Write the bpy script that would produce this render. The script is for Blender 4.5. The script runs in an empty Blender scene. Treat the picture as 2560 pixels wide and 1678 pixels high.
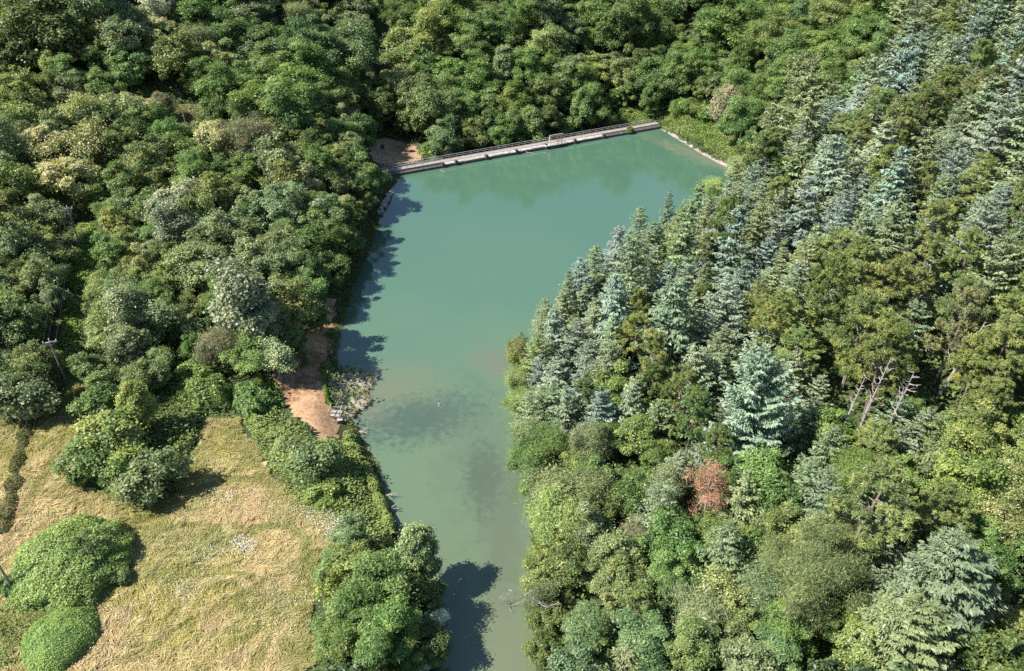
import bpy, bmesh, math, random
import numpy as np
from mathutils import Vector, Matrix

sc = bpy.context.scene
COL = sc.collection
RNG = np.random.default_rng(7)
random.seed(7)

# ------------------------------------------------------------------ camera, sky, sun, exposure
CAM_H, PITCH, FPX, CX, CY = 80.0, math.radians(34.0), 1900.0, 1280.0, 839.0
cam = bpy.data.objects.new('camera', bpy.data.cameras.new('camera'))
COL.objects.link(cam)
cam.location = (0, 0, CAM_H)
cam.rotation_euler = (math.pi / 2 - PITCH, 0, 0)
cam.data.sensor_width = 36.0
cam.data.lens = 36.0 * FPX / 2560.0
cam.data.clip_start = 0.5
cam.data.clip_end = 9000
sc.camera = cam
SUN_EL, SUN_DX, SUN_DY = math.radians(49), 0.985, 0.17      # shadows fall to +x and a little away from the camera
world = bpy.data.worlds.new('World')
sc.world = world
world.use_nodes = True
wn = world.node_tree.nodes
sky = wn.new('ShaderNodeTexSky')
sky.sky_type = 'NISHITA'
sky.sun_disc = False
sky.sun_elevation = SUN_EL
sky.sun_rotation = math.atan2(-SUN_DX, -SUN_DY)
sky.air_density = 1.0
sky.dust_density = 0.3
sky.ozone_density = 2.2
world.node_tree.links.new(sky.outputs[0], wn['Background'].inputs[0])
wn['Background'].inputs[1].default_value = 0.074
sl = bpy.data.lights.new('sun', 'SUN')
sl.energy = 4.6
sl.angle = math.radians(0.5)
sl.color = (1.0, 0.95, 0.87)
sun = bpy.data.objects.new('sun', sl)
COL.objects.link(sun)
sun.location = (-60, -20, 120)
sun.rotation_euler = Vector((SUN_DX * math.cos(SUN_EL), SUN_DY * math.cos(SUN_EL), -math.sin(SUN_EL))).to_track_quat('-Z', 'Y').to_euler()
sc.view_settings.view_transform = 'Standard'
sc.view_settings.look = 'None'
sc.view_settings.exposure = 1.1
sc.view_settings.gamma = 1.0
sc.cycles.max_bounces = 5
sc.cycles.diffuse_bounces = 3
sc.cycles.glossy_bounces = 2
sc.cycles.transmission_bounces = 3
sc.cycles.use_denoising = False

# ------------------------------------------------------------------ pixel <-> world
ST, CT = math.sin(PITCH), math.cos(PITCH)
def ray(u, v):
    a, b = (u - CX) / FPX, (v - CY) / FPX
    return np.array([a, CT - b * ST, -ST - b * CT])
def at(u, v, z=0.0):
    d = ray(u, v)
    t = (z - CAM_H) / d[2]
    return np.array([d[0] * t, d[1] * t])
def proj(x, y, z):
    dz = z - CAM_H
    f = y * CT - dz * ST
    return CX + FPX * x / f, CY - FPX * (y * ST + dz * CT) / f, f

# ------------------------------------------------------------------ terrain
L_SHORE = [(1070, 1900), (1100, 1678), (1102, 1580), (1085, 1480), (1040, 1390), (985, 1330), (968, 1260), (955, 1200), (935, 1150), (905, 1100),
           (888, 1055), (897, 1034), (926, 1016), (932, 1000), (910, 986), (932, 968), (944, 950), (936, 936), (885, 934), (845, 924), (838, 890), (842, 860), (850, 830), (868, 780), (880, 730), (915, 650), (940, 580),
           (955, 520), (970, 480), (992, 452)]
DAM_A, DAM_B = (1006, 438), (1648, 322)
R_SHORE = [(1660, 328), (1700, 352), (1745, 380), (1800, 410), (1840, 428), (1850, 445), (1800, 485), (1720, 545), (1640, 595), (1560, 645), (1480, 715),
           (1400, 785), (1345, 850), (1290, 905), (1280, 960), (1290, 1050), (1312, 1150), (1325, 1300), (1330, 1500), (1335, 1678), (1345, 1900)]
LAKE = np.array([at(*p) for p in L_SHORE + [DAM_A, DAM_B] + R_SHORE])
PA, PB = at(*DAM_A), at(*DAM_B)
DAM_L = float(np.hypot(*(PB - PA)))
DU = (PB - PA) / DAM_L
DN = np.array([-DU[1], DU[0]])

def sdist(x, y, poly):
    """positive outside the polygon"""
    x = np.asarray(x, float); y = np.asarray(y, float)
    best = np.full(x.shape, 1e9); ins = np.zeros(x.shape, bool)
    n = len(poly)
    for i in range(n):
        ax, ay = poly[i]; bx, by = poly[(i + 1) % n]
        ex, ey = bx - ax, by - ay
        t = np.clip(((x - ax) * ex + (y - ay) * ey) / (ex * ex + ey * ey + 1e-12), 0, 1)
        best = np.minimum(best, np.hypot(x - ax - t * ex, y - ay - t * ey))
        c = ((ay > y) != (by > y)) & (x < ex * (y - ay) / (ey if abs(ey) > 1e-9 else 1e-9) + ax)
        ins ^= c
    return np.where(ins, -best, best)
def sst(a, b, x):
    t = np.clip((x - a) / (b - a), 0, 1)
    return t * t * (3 - 2 * t)

CTRL = np.array([
    (-60, 45, 4.2), (-40, 60, 3.6), (-20, 50, 2.5), (-55, 90, 4.2), (-25, 75, 3.0), (-30, 95, 3.2), (-36, 110, 2.8), (-40, 140, 3.5), (-42, 170, 4.5),
    (-75, 110, 5.0), (-100, 133, 6.5), (-80, 150, 6.5), (-70, 175, 9), (-40, 195, 3.2), (-124, 180, 14), (-124, 212, 22), (-130, 260, 38), (-85, 215, 17), (-58, 215, 10),
    (-75, 245, 20), (-62, 250, 16), (-75, 290, 36), (-38, 225, -2), (-43, 260, 5), (-48, 300, 16), (-20, 222, -3), (-17, 262, 18), (-10, 295, 36), (0, 230, -2),
    (0, 330, 48), (25, 237, -2), (22, 270, 17), (40, 260, 8), (50, 290, 18), (58, 320, 32), (48, 243, 3), (63, 240, 9), (75, 245, 15), (72, 212, 8), (85, 260, 24),
    (20, 300, 36), (62, 200, 3), (90, 270, 30), (110, 300, 48), (45, 45, 8), (60, 80, 14), (62, 45, 14), (90, 110, 27), (88, 160, 23), (115, 190, 33), (140, 150, 44), (130, 230, 48),
    (160, 260, 62), (90, 230, 24), (30, 100, 6.5), (30, 70, 6), (12, 60, 2.5), (14, 95, 2.5), (45, 150, 6), (60, 175, 8), (25, 130, 3.5), (60, 120, 14), (200, 180, 64), (200, 60, 52),
    (-200, 60, 9), (-200, 200, 34), (-160, 330, 62), (0, 400, 70), (120, 380, 75), (-60, -40, 4), (60, -40, 14), (0, -40, 1)], float)
def _tps(r2):
    return 0.5 * r2 * np.log(r2 + 1e-9)
def _fit():
    P = CTRL[:, :2] / 100.0
    n = len(P)
    K = _tps(((P[:, None] - P[None]) ** 2).sum(2)) + np.eye(n) * 0.004
    A = np.zeros((n + 3, n + 3)); A[:n, :n] = K
    A[:n, n] = 1; A[:n, n + 1:] = P; A[n, :n] = 1; A[n + 1:, :n] = P.T
    return P, np.linalg.solve(A, np.concatenate([CTRL[:, 2], np.zeros(3)]))
_P, _W = _fit()
def vnoise(x, y, s, seed=0):
    x = np.asarray(x, float) / s; y = np.asarray(y, float) / s
    xi = np.floor(x); yi = np.floor(y); fx = x - xi; fy = y - yi
    def hsh(a, b):
        v = np.sin(a * 127.1 + b * 311.7 + seed * 74.7) * 43758.5453
        return v - np.floor(v)
    fx = fx * fx * (3 - 2 * fx); fy = fy * fy * (3 - 2 * fy)
    return (hsh(xi, yi) * (1 - fx) + hsh(xi + 1, yi) * fx) * (1 - fy) + (hsh(xi, yi + 1) * (1 - fx) + hsh(xi + 1, yi + 1) * fx) * fy
def terrain(x, y):
    x = np.asarray(x, float); y = np.asarray(y, float)
    xc, yc = np.clip(x, -220, 240), np.clip(y, -60, 420)
    px, py = xc / 100, yc / 100
    z = _W[len(_P)] + _W[len(_P) + 1] * px + _W[len(_P) + 2] * py
    for i in range(len(_P)):
        z = z + _W[i] * _tps((px - _P[i, 0]) ** 2 + (py - _P[i, 1]) ** 2)
    far = np.hypot(x - xc, y - yc)
    z = z * (1 - sst(0, 900, far)) + 40 * sst(0, 900, far) + sst(50, 600, far) * 30 * (vnoise(x, y, 350, 3) - .5)
    z = z + 0.5 * (vnoise(x, y, 9, 1) - .5)
    d = sdist(x, y, LAKE)
    rel = np.stack([x - PA[0], y - PA[1]], -1)
    s = rel @ DU; n = rel @ DN
    ddam = np.where((s > -1) & (s < DAM_L - 1) & (n > 0) & (n < 40), n, 99.)
    shore = 0.35 * sst(0, .8, d) + sst(.3, 7, d) * (np.maximum(z, .8) - .35)
    out = np.where(ddam < 40, z * sst(8, 16, ddam) + (1 - sst(8, 16, ddam)) * np.minimum(z, -2.5 + 4.4 * sst(DAM_L - 26, DAM_L - 2, s) + 3.8 * (1 - sst(2, 16, s))), shore)
    return np.where(d < 0, -np.minimum(2.5, 0.1 - d * 0.35), out)

XS = np.arange(-200, 221, 1.25); YS = np.arange(20, 390, 1.25)
GX, GY = np.meshgrid(XS, YS)
HG = terrain(GX, GY)
def hz(x, y):
    i = np.clip((np.asarray(x) - XS[0]) / 1.25, 0, len(XS) - 1.001); j = np.clip((np.asarray(y) - YS[0]) / 1.25, 0, len(YS) - 1.001)
    i0 = np.floor(i).astype(int); j0 = np.floor(j).astype(int); a = i - i0; b = j - j0
    return (HG[j0, i0] * (1 - a) + HG[j0, i0 + 1] * a) * (1 - b) + (HG[j0 + 1, i0] * (1 - a) + HG[j0 + 1, i0 + 1] * a) * b
def ground_at(u, v):
    d = ray(u, v)
    t = np.arange(60, 420, 0.25)
    x, y, z = d[0] * t, d[1] * t, CAM_H + d[2] * t
    k = np.argmax(z <= hz(x, y))
    return np.array([x[k], y[k], float(hz(x[k], y[k]))])
def gpoly(pts):
    return np.array([ground_at(*p)[:2] for p in pts])

# ------------------------------------------------------------------ materials
def new_mat(name):
    m = bpy.data.materials.new(name); m.use_nodes = True
    nt = m.node_tree; nt.nodes.clear()
    out = nt.nodes.new('ShaderNodeOutputMaterial')
    return m, nt, out
def N(nt, typ, **kw):
    n = nt.nodes.new(typ)
    for k, v in kw.items():
        if k.startswith('i_'):
            key = k[2:]
            n.inputs[int(key) if key.isdigit() else key.replace('_', ' ')].default_value = v
        else:
            setattr(n, k, v)
    return n
def ramp(nt, stops, interp='LINEAR'):
    r = nt.nodes.new('ShaderNodeValToRGB'); r.color_ramp.interpolation = interp
    el = r.color_ramp.elements
    while len(el) < len(stops): el.new(0.5)
    for e, (p, c) in zip(el, stops):
        e.position = p; e.color = (*c, 1)
    return r
def solid(name, c, rough=.8, var=.35, scale=3.0, metal=0.0, bump=0.0):
    m, nt, out = new_mat(name)
    tc = N(nt, 'ShaderNodeTexCoord')
    nz = N(nt, 'ShaderNodeTexNoise', i_Scale=scale, i_Detail=6.0, i_Roughness=.65)
    nt.links.new(tc.outputs['Object'], nz.inputs['Vector'])
    r = ramp(nt, [(.28, tuple(x * (1 - var) for x in c)), (.72, tuple(min(1, x * (1 + var)) for x in c))])
    nt.links.new(nz.outputs[0], r.inputs[0])
    b = N(nt, 'ShaderNodeBsdfPrincipled', i_Roughness=rough, i_Metallic=metal)
    nt.links.new(r.outputs[0], b.inputs['Base Color'])
    if bump:
        bp = N(nt, 'ShaderNodeBump', i_Strength=bump, i_Distance=.1)
        nt.links.new(nz.outputs[0], bp.inputs['Height']); nt.links.new(bp.outputs[0], b.inputs['Normal'])
    nt.links.new(b.outputs[0], out.inputs[0])
    return m
def leaf_mat(name, accent=(.5, .42, .2), trans=.4, gloss=.03):
    """colour = object colour, varied clump by clump; faces with tone above 1.5 are blossom or dead leaf"""
    m, nt, out = new_mat(name)
    oi = N(nt, 'ShaderNodeObjectInfo')
    at_ = N(nt, 'ShaderNodeAttribute', attribute_name='tone')
    hs = N(nt, 'ShaderNodeHueSaturation')
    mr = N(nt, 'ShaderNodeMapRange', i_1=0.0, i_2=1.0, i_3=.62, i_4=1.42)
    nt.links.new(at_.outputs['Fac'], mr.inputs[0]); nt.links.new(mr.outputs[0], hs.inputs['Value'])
    mh = N(nt, 'ShaderNodeMapRange', i_1=0.0, i_2=1.0, i_3=.53, i_4=.468)
    nt.links.new(at_.outputs['Fac'], mh.inputs[0]); nt.links.new(mh.outputs[0], hs.inputs['Hue'])
    nt.links.new(oi.outputs['Color'], hs.inputs['Color'])
    gt = N(nt, 'ShaderNodeMath', operation='GREATER_THAN', i_1=1.5)
    nt.links.new(at_.outputs['Fac'], gt.inputs[0])
    mx = N(nt, 'ShaderNodeMix', data_type='RGBA')
    nt.links.new(gt.outputs[0], mx.inputs[0]); nt.links.new(hs.outputs[0], mx.inputs[6]); mx.inputs[7].default_value = (*accent, 1)
    d = N(nt, 'ShaderNodeBsdfDiffuse'); t = N(nt, 'ShaderNodeBsdfTranslucent'); g = N(nt, 'ShaderNodeBsdfGlossy', i_Roughness=.45)
    for b in (d, t): nt.links.new(mx.outputs[2], b.inputs[0])
    m1 = N(nt, 'ShaderNodeMixShader', i_0=trans); m2 = N(nt, 'ShaderNodeMixShader', i_0=gloss)
    nt.links.new(d.outputs[0], m1.inputs[1]); nt.links.new(t.outputs[0], m1.inputs[2])
    nt.links.new(m1.outputs[0], m2.inputs[1]); nt.links.new(g.outputs[0], m2.inputs[2])
    nt.links.new(m2.outputs[0], out.inputs[0])
    return m
M_LEAF = leaf_mat('leaf'); M_NEEDLE = leaf_mat('needle', trans=.25, gloss=.03, accent=(.3, .12, .06)); M_BLOSSOM = leaf_mat('blossom leaf', accent=(.58, .55, .27))
M_BARK = solid('bark', (.13, .10, .075), .95, .45, 2.0); M_DEAD = solid('bleached wood', (.33, .29, .26), .9, .3, 2.0)
M_BARK2 = solid('pine bark', (.24, .18, .15), .95, .4, 2.0)

# ------------------------------------------------------------------ mesh helpers
def mesh_np(name, V, F, mat, tone=None, smooth=False):
    V = np.asarray(V, np.float32); F = np.asarray(F, np.int32)
    me = bpy.data.meshes.new(name)
    k = F.shape[1]
    me.vertices.add(len(V)); me.vertices.foreach_set('co', V.ravel())
    me.loops.add(F.size); me.loops.foreach_set('vertex_index', F.ravel())
    me.polygons.add(len(F)); me.polygons.foreach_set('loop_start', np.arange(0, F.size, k, dtype=np.int32))
    if smooth: me.polygons.foreach_set('use_smooth', np.ones(len(F), bool))
    if tone is not None:
        a = me.attributes.new('tone', 'FLOAT', 'FACE'); a.data.foreach_set('value', np.asarray(tone, np.float32))
    me.materials.append(mat); me.update(calc_edges=True); me.validate()
    return me
def link(name, data, parent=None, loc=(0, 0, 0), rotz=0.0, scale=None):
    o = bpy.data.objects.new(name, data); COL.objects.link(o)
    if parent is not None: o.parent = parent
    o.location = loc; o.rotation_euler = (0, 0, rotz)
    if scale is not None: o.scale = scale
    return o
def tag(o, label, cat, group=None, kind=None):
    o['label'] = label; o['category'] = cat
    if group: o['group'] = group
    if kind: o['kind'] = kind
    return o
class MB:
    """collects boxes and tubes into one mesh"""
    def __init__(s): s.V = []; s.F = []
    def box(s, c, d, rz=0.0, M=None):
        n = len(s.V); cx, cy, cz = c; a, b, e = d[0] / 2, d[1] / 2, d[2] / 2
        cr, sr = math.cos(rz), math.sin(rz)
        for sx, sy, sz in ((-1, -1, -1), (1, -1, -1), (1, 1, -1), (-1, 1, -1), (-1, -1, 1), (1, -1, 1), (1, 1, 1), (-1, 1, 1)):
            p = (sx * a * cr - sy * b * sr + cx, sx * a * sr + sy * b * cr + cy, sz * e + cz); s.V.append(p)
        for f in ((3, 2, 1, 0), (4, 5, 6, 7), (0, 1, 5, 4), (1, 2, 6, 5), (2, 3, 7, 6), (3, 0, 4, 7)): s.F.append([n + i for i in f])
        return s
    def tube(s, pts, rad, k=6):
        pts = [Vector(p) for p in pts]; rings = []
        for i, p in enumerate(pts):
            t = (pts[min(i + 1, len(pts) - 1)] - pts[max(i - 1, 0)])
            t = t.normalized() if t.length > 1e-9 else Vector((0, 0, 1))
            a = t.cross(Vector((0, 0, 1)) if abs(t.z) < .9 else Vector((1, 0, 0))).normalized(); b = t.cross(a)
            r = rad[i] if isinstance(rad, (list, tuple)) else rad
            n = len(s.V)
            for j in range(k):
                q = p + (a * math.cos(j * math.tau / k) + b * math.sin(j * math.tau / k)) * r; s.V.append(tuple(q))
            rings.append(n)
        for i in range(len(rings) - 1):
            for j in range(k):
                s.F.append([rings[i] + j, rings[i] + (j + 1) % k, rings[i + 1] + (j + 1) % k, rings[i + 1] + j])
        s.F.append([rings[0] + j for j in range(k)][::-1]); s.F.append([rings[-1] + j for j in range(k)])
        return s
    def mesh(s, name, mat, bevel=0.0):
        me = bpy.data.meshes.new(name); me.from_pydata(s.V, [], s.F); me.materials.append(mat)
        bm = bmesh.new(); bm.from_mesh(me)
        if bevel: bmesh.ops.bevel(bm, geom=[e for e in bm.edges], offset=bevel, segments=1, affect='EDGES')
        bmesh.ops.recalc_face_normals(bm, faces=bm.faces); bm.to_mesh(me); bm.free()
        return me

def unit(a):
    return a / (np.linalg.norm(a, axis=-1, keepdims=True) + 1e-9)
def quads(P, Nn, T, L, W):
    """diamond leaves: centre, normal, long axis, length, width"""
    B = unit(np.cross(Nn, T)); T = unit(np.cross(B, Nn))
    L = np.asarray(L)[:, None] * .5; W = np.asarray(W)[:, None] * .5
    V = np.stack([P - T * L, P + B * W, P + T * L, P - B * W], 1).reshape(-1, 3)
    return V, np.arange(len(V)).reshape(-1, 4)

# ------------------------------------------------------------------ tree prototypes
def rdir(r, n): return unit(r.normal(size=(n, 3)))
def crown_broad(seed, R=4.0, Hc=7.0, z0=2.5, lobes=13, lr=.42, sub=16, leaves=60, leaf=.4, slim=.6, flat=.85, sig=.26, upb=.5, acc=0.0, top=0.0, rag=.0):
    r = np.random.default_rng(seed)
    c = np.array([0, 0, z0 + Hc / 2])
    i = np.arange(lobes) + .5
    ph = np.arccos(1 - 1.55 * i / lobes); th = math.pi * (1 + 5 ** .5) * i + r.uniform(0, 6)
    D = unit(np.stack([np.cos(th) * np.sin(ph), np.sin(th) * np.sin(ph), np.cos(ph)], 1) + r.normal(size=(lobes, 3)) * .22)
    A = np.array([R, R, Hc / 2]) * (1 - lr * .55)
    A = A * r.uniform(.88, 1.12, 3)
    w1, w2, p1, p2 = r.uniform(.1, .26), r.uniform(.06, .18), r.uniform(0, 6.28), r.uniform(0, 6.28)
    asym = 1 + (rag > .08) * (w1 * np.cos(np.arctan2(D[:, 1], D[:, 0]) * 2 + p1) + w2 * np.cos(np.arctan2(D[:, 1], D[:, 0]) * 3 + p2 + D[:, 2] * 2))
    LP = c + D * A * asym[:, None] * r.uniform(.62 - rag, 1.0 + rag * .6, (lobes, 1))
    rl = R * lr * (r.uniform(.7, 1.25, lobes) if rag <= .08 else r.uniform(.55, 1.5, lobes))
    Ps, Ns, tn = [], [], []
    for k in range(lobes):
        d = unit(rdir(r, sub * 3) + D[k] * .55 + np.array([0, 0, .3]))[:sub]
        sp = LP[k] + d * rl[k] * r.uniform(.55, 1.05, (sub, 1)) * np.array([1, 1, flat])
        bt = r.uniform(.25, .75)
        for q in range(sub):
            m = int(leaves * r.uniform(.6, 1.3))
            off = r.normal(size=(m, 3)) * rl[k] * sig * np.array([1, 1, .75 * flat])
            Ps.append(sp[q] + off)
            Ns.append(d[q] * .6 + np.array([0, 0, upb]) + r.normal(size=(m, 3)) * .42)
            t = np.clip(bt + r.normal() * .25 + r.normal(size=m) * .12, 0, 1)
            if acc: t = np.where((r.random(m) < acc * (.35 + .9 * (d[q][2] > .1))) & (r.random() < .8), 2.0, t)
            tn.append(t)
    P = np.concatenate(Ps); Nn = unit(np.concatenate(Ns)); tn = np.concatenate(tn)
    n = len(P); L = leaf * r.uniform(.6, 1.4, n)
    V, F = quads(P, Nn, rdir(r, n), L, L * slim)
    # trunk and limbs
    tb = MB(); rt = .05 * R + .06
    tip = c + np.array([r.normal() * .3, r.normal() * .3, Hc * .15])
    mid = np.array([r.normal() * .25, r.normal() * .25, z0 + Hc * .2])
    tb.tube([(0, 0, -.6), (r.normal() * .08, r.normal() * .08, z0 * .5), mid, tip], [rt * 1.25, rt, rt * .75, rt * .25], 7)
    for k in range(lobes):
        a = mid + (tip - mid) * r.uniform(0, .8)
        m_ = (a + LP[k]) / 2 + np.array([0, 0, -.25])
        tb.tube([a, m_, LP[k] + D[k] * rl[k] * .5], [rt * .45, rt * .3, rt * .08], 5)
    return V, F, tn, tb
def crown_locust(seed, **k):
    a = dict(lobes=17, lr=.36, flat=.6, sub=20, leaves=48, leaf=.46, slim=.34, sig=.33, upb=.75, rag=.12); a.update(k)
    return crown_broad(seed, **a)
def crown_wispy(seed, **k):
    a = dict(lobes=15, lr=.4, flat=.9, sub=16, leaves=75, leaf=.6, slim=.16, sig=.42, upb=.2, rag=.1); a.update(k)
    return crown_broad(seed, **a)
def crown_fir(seed, H=12.6, R=4.2, z0=.6, levels=19, br=7, per=58, twig=.66, pw=.78, droop=.26, gap=.1, tier=0.0):
    r = np.random.default_rng(seed)
    R *= r.uniform(.85, 1.18); pw += r.uniform(-.16, .16); droop += r.uniform(-.12, .12); levels += int(r.integers(-3, 4)); gap += r.uniform(0, .14)
    Ps, Ns, Ts, Ls, tn = [], [], [], [], []
    tb = MB(); tb.tube([(0, 0, -.7), (0, 0, H * .5), (0, 0, H * .97)], [.026 * H * .5 + .08, .014 * H * .5 + .06, .02], 7)
    for i in range(levels):
        f = (i + r.uniform(-.3, .3)) / levels
        z = z0 + (H - z0) * np.clip(f, 0, .985)
        a0 = r.uniform(0, 6.28)
        for j in range(br):
            if r.random() < gap: continue
            az = a0 + j * 6.283 / br + r.normal() * .3; z = z0 + (H - z0) * np.clip(f + r.normal() * .018, 0, .985)
            Lb = R * (1 - np.clip(f, 0, .99)) ** pw * r.uniform(.55, 1.22) + .3
            if f < .12: Lb *= r.uniform(.6, .95)
            m = max(8, int(per * (Lb / R) ** .8 + 6))
            s = r.uniform(.12, 1.0, m) ** .8
            up = -droop + .55 * f + r.normal() * .06
            h = np.array([math.cos(az), math.sin(az), 0.]); side = np.array([-h[1], h[0], 0.])
            zz = z + Lb * (up * s + .22 * s ** 2.2)
            w = (.10 + .26 * Lb * np.sin(np.clip(s, 0, 1) * 2.6)) * (1 - tier * .2)
            sd = r.choice([-1., 1.], m) * r.uniform(0, 1, m)
            P = h * (s * Lb)[:, None] + side * (sd * w)[:, None]; P[:, 2] = zz - np.abs(sd) * w * .25 + r.normal(size=m) * .05
            T = h * .75 + side * (np.sign(sd) * r.uniform(.2, 1.0, m))[:, None] + np.array([0, 0, 1.]) * r.uniform(-.25, .3, m)[:, None]
            Nn = np.array([0, 0, 1.]) + r.normal(size=(m, 3)) * .35 + h * .25
            Ps.append(P); Ts.append(T); Ns.append(Nn); Ls.append(twig * r.uniform(.6, 1.3, m) * (.55 + .45 * min(1, Lb / R + .3)))
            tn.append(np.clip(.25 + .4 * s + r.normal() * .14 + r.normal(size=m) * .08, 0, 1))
            if j % 2 == 0 and i % 2 == 0:
                tb.tube([(0, 0, z), h * Lb * .85 + np.array([0, 0, z + Lb * (up * .85 + .15)])], [.05, .012], 4)
    P = np.concatenate(Ps); L = np.concatenate(Ls)
    V, F = quads(P, unit(np.concatenate(Ns)), unit(np.concatenate(Ts)), L, L * .36)
    return V, F, np.concatenate(tn), tb
def crown_cedar(seed, **k):
    a = dict(H=14.0, R=5.0, levels=17, br=8, per=58, twig=.62, pw=.62, droop=.12, gap=.1, tier=1.0); a.update(k)
    return crown_fir(seed, **a)
def crown_pine(seed, H=14.0, R=4.0, zc=5.5, lobes=24, sub=14, needles=62, nl=.52, dead=0.0):
    r = np.random.default_rng(seed)
    tb = MB(); lean = r.normal(size=2) * .3
    tb.tube([(0, 0, -.7), (lean[0] * .4, lean[1] * .4, H * .5), (lean[0], lean[1], H * .95)], [.24, .17, .04], 7)
    Ps, Ns, Ts, tn = [], [], [], []
    for k in range(lobes):
        f = (k + .5) / lobes
        z = zc + (H - zc) * f
        az = k * 2.4 + r.normal() * .4
        rad = R * (1.0 - f ** 2.2 * .85) * r.uniform(.45, .95) * (.65 if f < .1 else 1)
        lp = np.array([math.cos(az) * rad + lean[0] * f, math.sin(az) * rad + lean[1] * f, z + r.normal() * .2])
        lr = R * r.uniform(.26, .4)
        tb.tube([(lean[0] * f, lean[1] * f, z - .5), lp - np.array([0, 0, .25])], [.07, .025], 5)
        bt = r.uniform(.25, .75)
        for q in range(sub):
            c = lp + rdir(r, 1)[0] * np.array([lr, lr, lr * .42]) * r.uniform(.3, 1.0)
            m = int(needles * r.uniform(.7, 1.2))
            d = unit(rdir(r, m) + np.array([0, 0, .55]))
            Ps.append(c + d * nl * .5 * r.uniform(.5, 1.3, (m, 1))); Ts.append(d); Ns.append(rdir(r, m) + np.array([0, 0, .6]))
            t = np.clip(bt + r.normal() * .15 + r.normal(size=m) * .08, 0, 1)
            if dead and r.random() < dead: t = t * 0 + 2
            tn.append(t)
    P = np.concatenate(Ps); L = nl * r.uniform(.7, 1.2, len(P))
    V, F = quads(P, unit(np.concatenate(Ns)), unit(np.concatenate(Ts)), L, L * .17)
    return V, F, np.concatenate(tn), tb
def crown_mound(seed, R=3.0, Hc=2.6, n=9000, leaf=.26, lump=.22, z0=0.0):
    r = np.random.default_rng(seed)
    d = rdir(r, n); d[:, 2] = np.abs(d[:, 2]) * 1.05 - .05
    th = np.arctan2(d[:, 1], d[:, 0]); pz = d[:, 2]
    lum = (vnoise(d[:, 0] * 3 + 50, d[:, 1] * 3 + pz * 2 + 50, 1.0, seed) - .5) * 2 * lump + (vnoise(d[:, 0] * 8 + 50, d[:, 1] * 8 + pz * 6 + 50, 1.0, seed + 1) - .5) * lump
    rr = 1 + lum
    P = d * (rr * r.uniform(.84, 1.03, n))[:, None] * np.array([R, R, Hc]); P[:, 2] += z0
    Nn = unit(d * .7 + np.array([0, 0, .4]) + r.normal(size=(n, 3)) * .5)
    L = leaf * r.uniform(.6, 1.5, n)
    t = np.clip(.5 + lum / lump * .22 + r.normal(size=n) * .12, 0, 1)
    V, F = quads(P, Nn, rdir(r, n), L, L * .65)
    tb = MB()
    for k in range(5):
        a = k * 1.26; tb.tube([(math.cos(a) * .15, math.sin(a) * .15, -.3), (math.cos(a) * R * .4, math.sin(a) * R * .4, Hc * .45 + z0), (math.cos(a) * R * .6, math.sin(a) * R * .6, Hc * .7 + z0)], [.08, .05, .02], 5)
    return V, F, t, tb
def bare(seed, H=9.0, R=2.2, nb=16, r0=.14, lean=.0, twigs=3, zb=.35):
    r = np.random.default_rng(seed); tb = MB()
    top = np.array([lean * H, r.normal() * .3, H])
    tb.tube([(0, 0, -.5), top * .5 + r.normal(size=3) * .1, top], [r0, r0 * .7, r0 * .2], 6)
    for k in range(nb):
        f = zb + (1 - zb) * (k + r.random()) / nb
        a = top * f; az = r.uniform(0, 6.28); L = R * (1.15 - f) * r.uniform(.6, 1.3) + .3
        e = a + np.array([math.cos(az) * L, math.sin(az) * L, L * r.uniform(.1, .9)])
        m = (a + e) / 2 + np.array([0, 0, -.12 * L])
        tb.tube([a, m, e], [r0 * .4, r0 * .28, r0 * .1], 4)
        for q in range(twigs):
            g = m + (e - m) * r.uniform(0, .9); az2 = az + r.uniform(-1.2, 1.2); l2 = L * r.uniform(.25, .5)
            tb.tube([g, g + np.array([math.cos(az2) * l2, math.sin(az2) * l2, l2 * r.uniform(-.1, .8)])], [r0 * .2, r0 * .07], 3)
    return tb

PROTO = {}
def proto(code, builder, mat, bark, diam, crown_h, variants, **kw):
    """diam / crown_h: nominal crown diameter and height of crown centre, in metres at scale 1"""
    lst = []
    for s in range(variants):
        V, F, t, tb = builder(hash_seed(code, s), **kw)
        lst.append((mesh_np('crown', V, F, mat, t), tb.mesh('trunk', bark)))
    PROTO[code] = (lst, diam, crown_h)
def hash_seed(code, s): return sum(ord(ch) * (i + 3) for i, ch in enumerate(code)) * 31 + s * 101
proto('o', crown_broad, M_LEAF, M_BARK, 8.2, 5.6, 7, Hc=8.6, z0=.4, lobes=26, lr=.3, sub=24, leaves=26, leaf=.33, sig=.22, rag=.24)
proto('l', crown_locust, M_LEAF, M_BARK, 8.4, 6.0, 6, Hc=9.4, z0=.8, lobes=26, lr=.31, sub=24, leaves=36, leaf=.4, flat=.72, sig=.3, rag=.24)
proto('z', crown_wispy, M_LEAF, M_BARK, 8.4, 6.2, 3, Hc=7.5)
proto('c', crown_broad, M_BLOSSOM, M_BARK, 8.2, 5.6, 3, Hc=6.2, lobes=15, lr=.36, sub=18, leaves=55, leaf=.36, acc=.85)
proto('k', crown_broad, M_BLOSSOM, M_BARK, 8.2, 5.6, 2, Hc=7.2, z0=1.2, lobes=22, lr=.32, sub=14, leaves=48, leaf=.35, sig=.34, acc=.28, rag=.2)
proto('p', crown_broad, M_LEAF, M_DEAD, 7.4, 7.2, 3, R=3.6, Hc=9.0, lobes=15, lr=.36, leaf=.34, slim=.8, sig=.34, rag=.1)
proto('t', crown_broad, M_LEAF, M_BARK, 6.8, 6.0, 3, R=2.6, Hc=10.5, z0=.8, lobes=19, lr=.42, leaf=.34, sig=.32)
proto('f', crown_fir, M_NEEDLE, M_BARK, 7.4, 5.8, 10)
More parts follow.
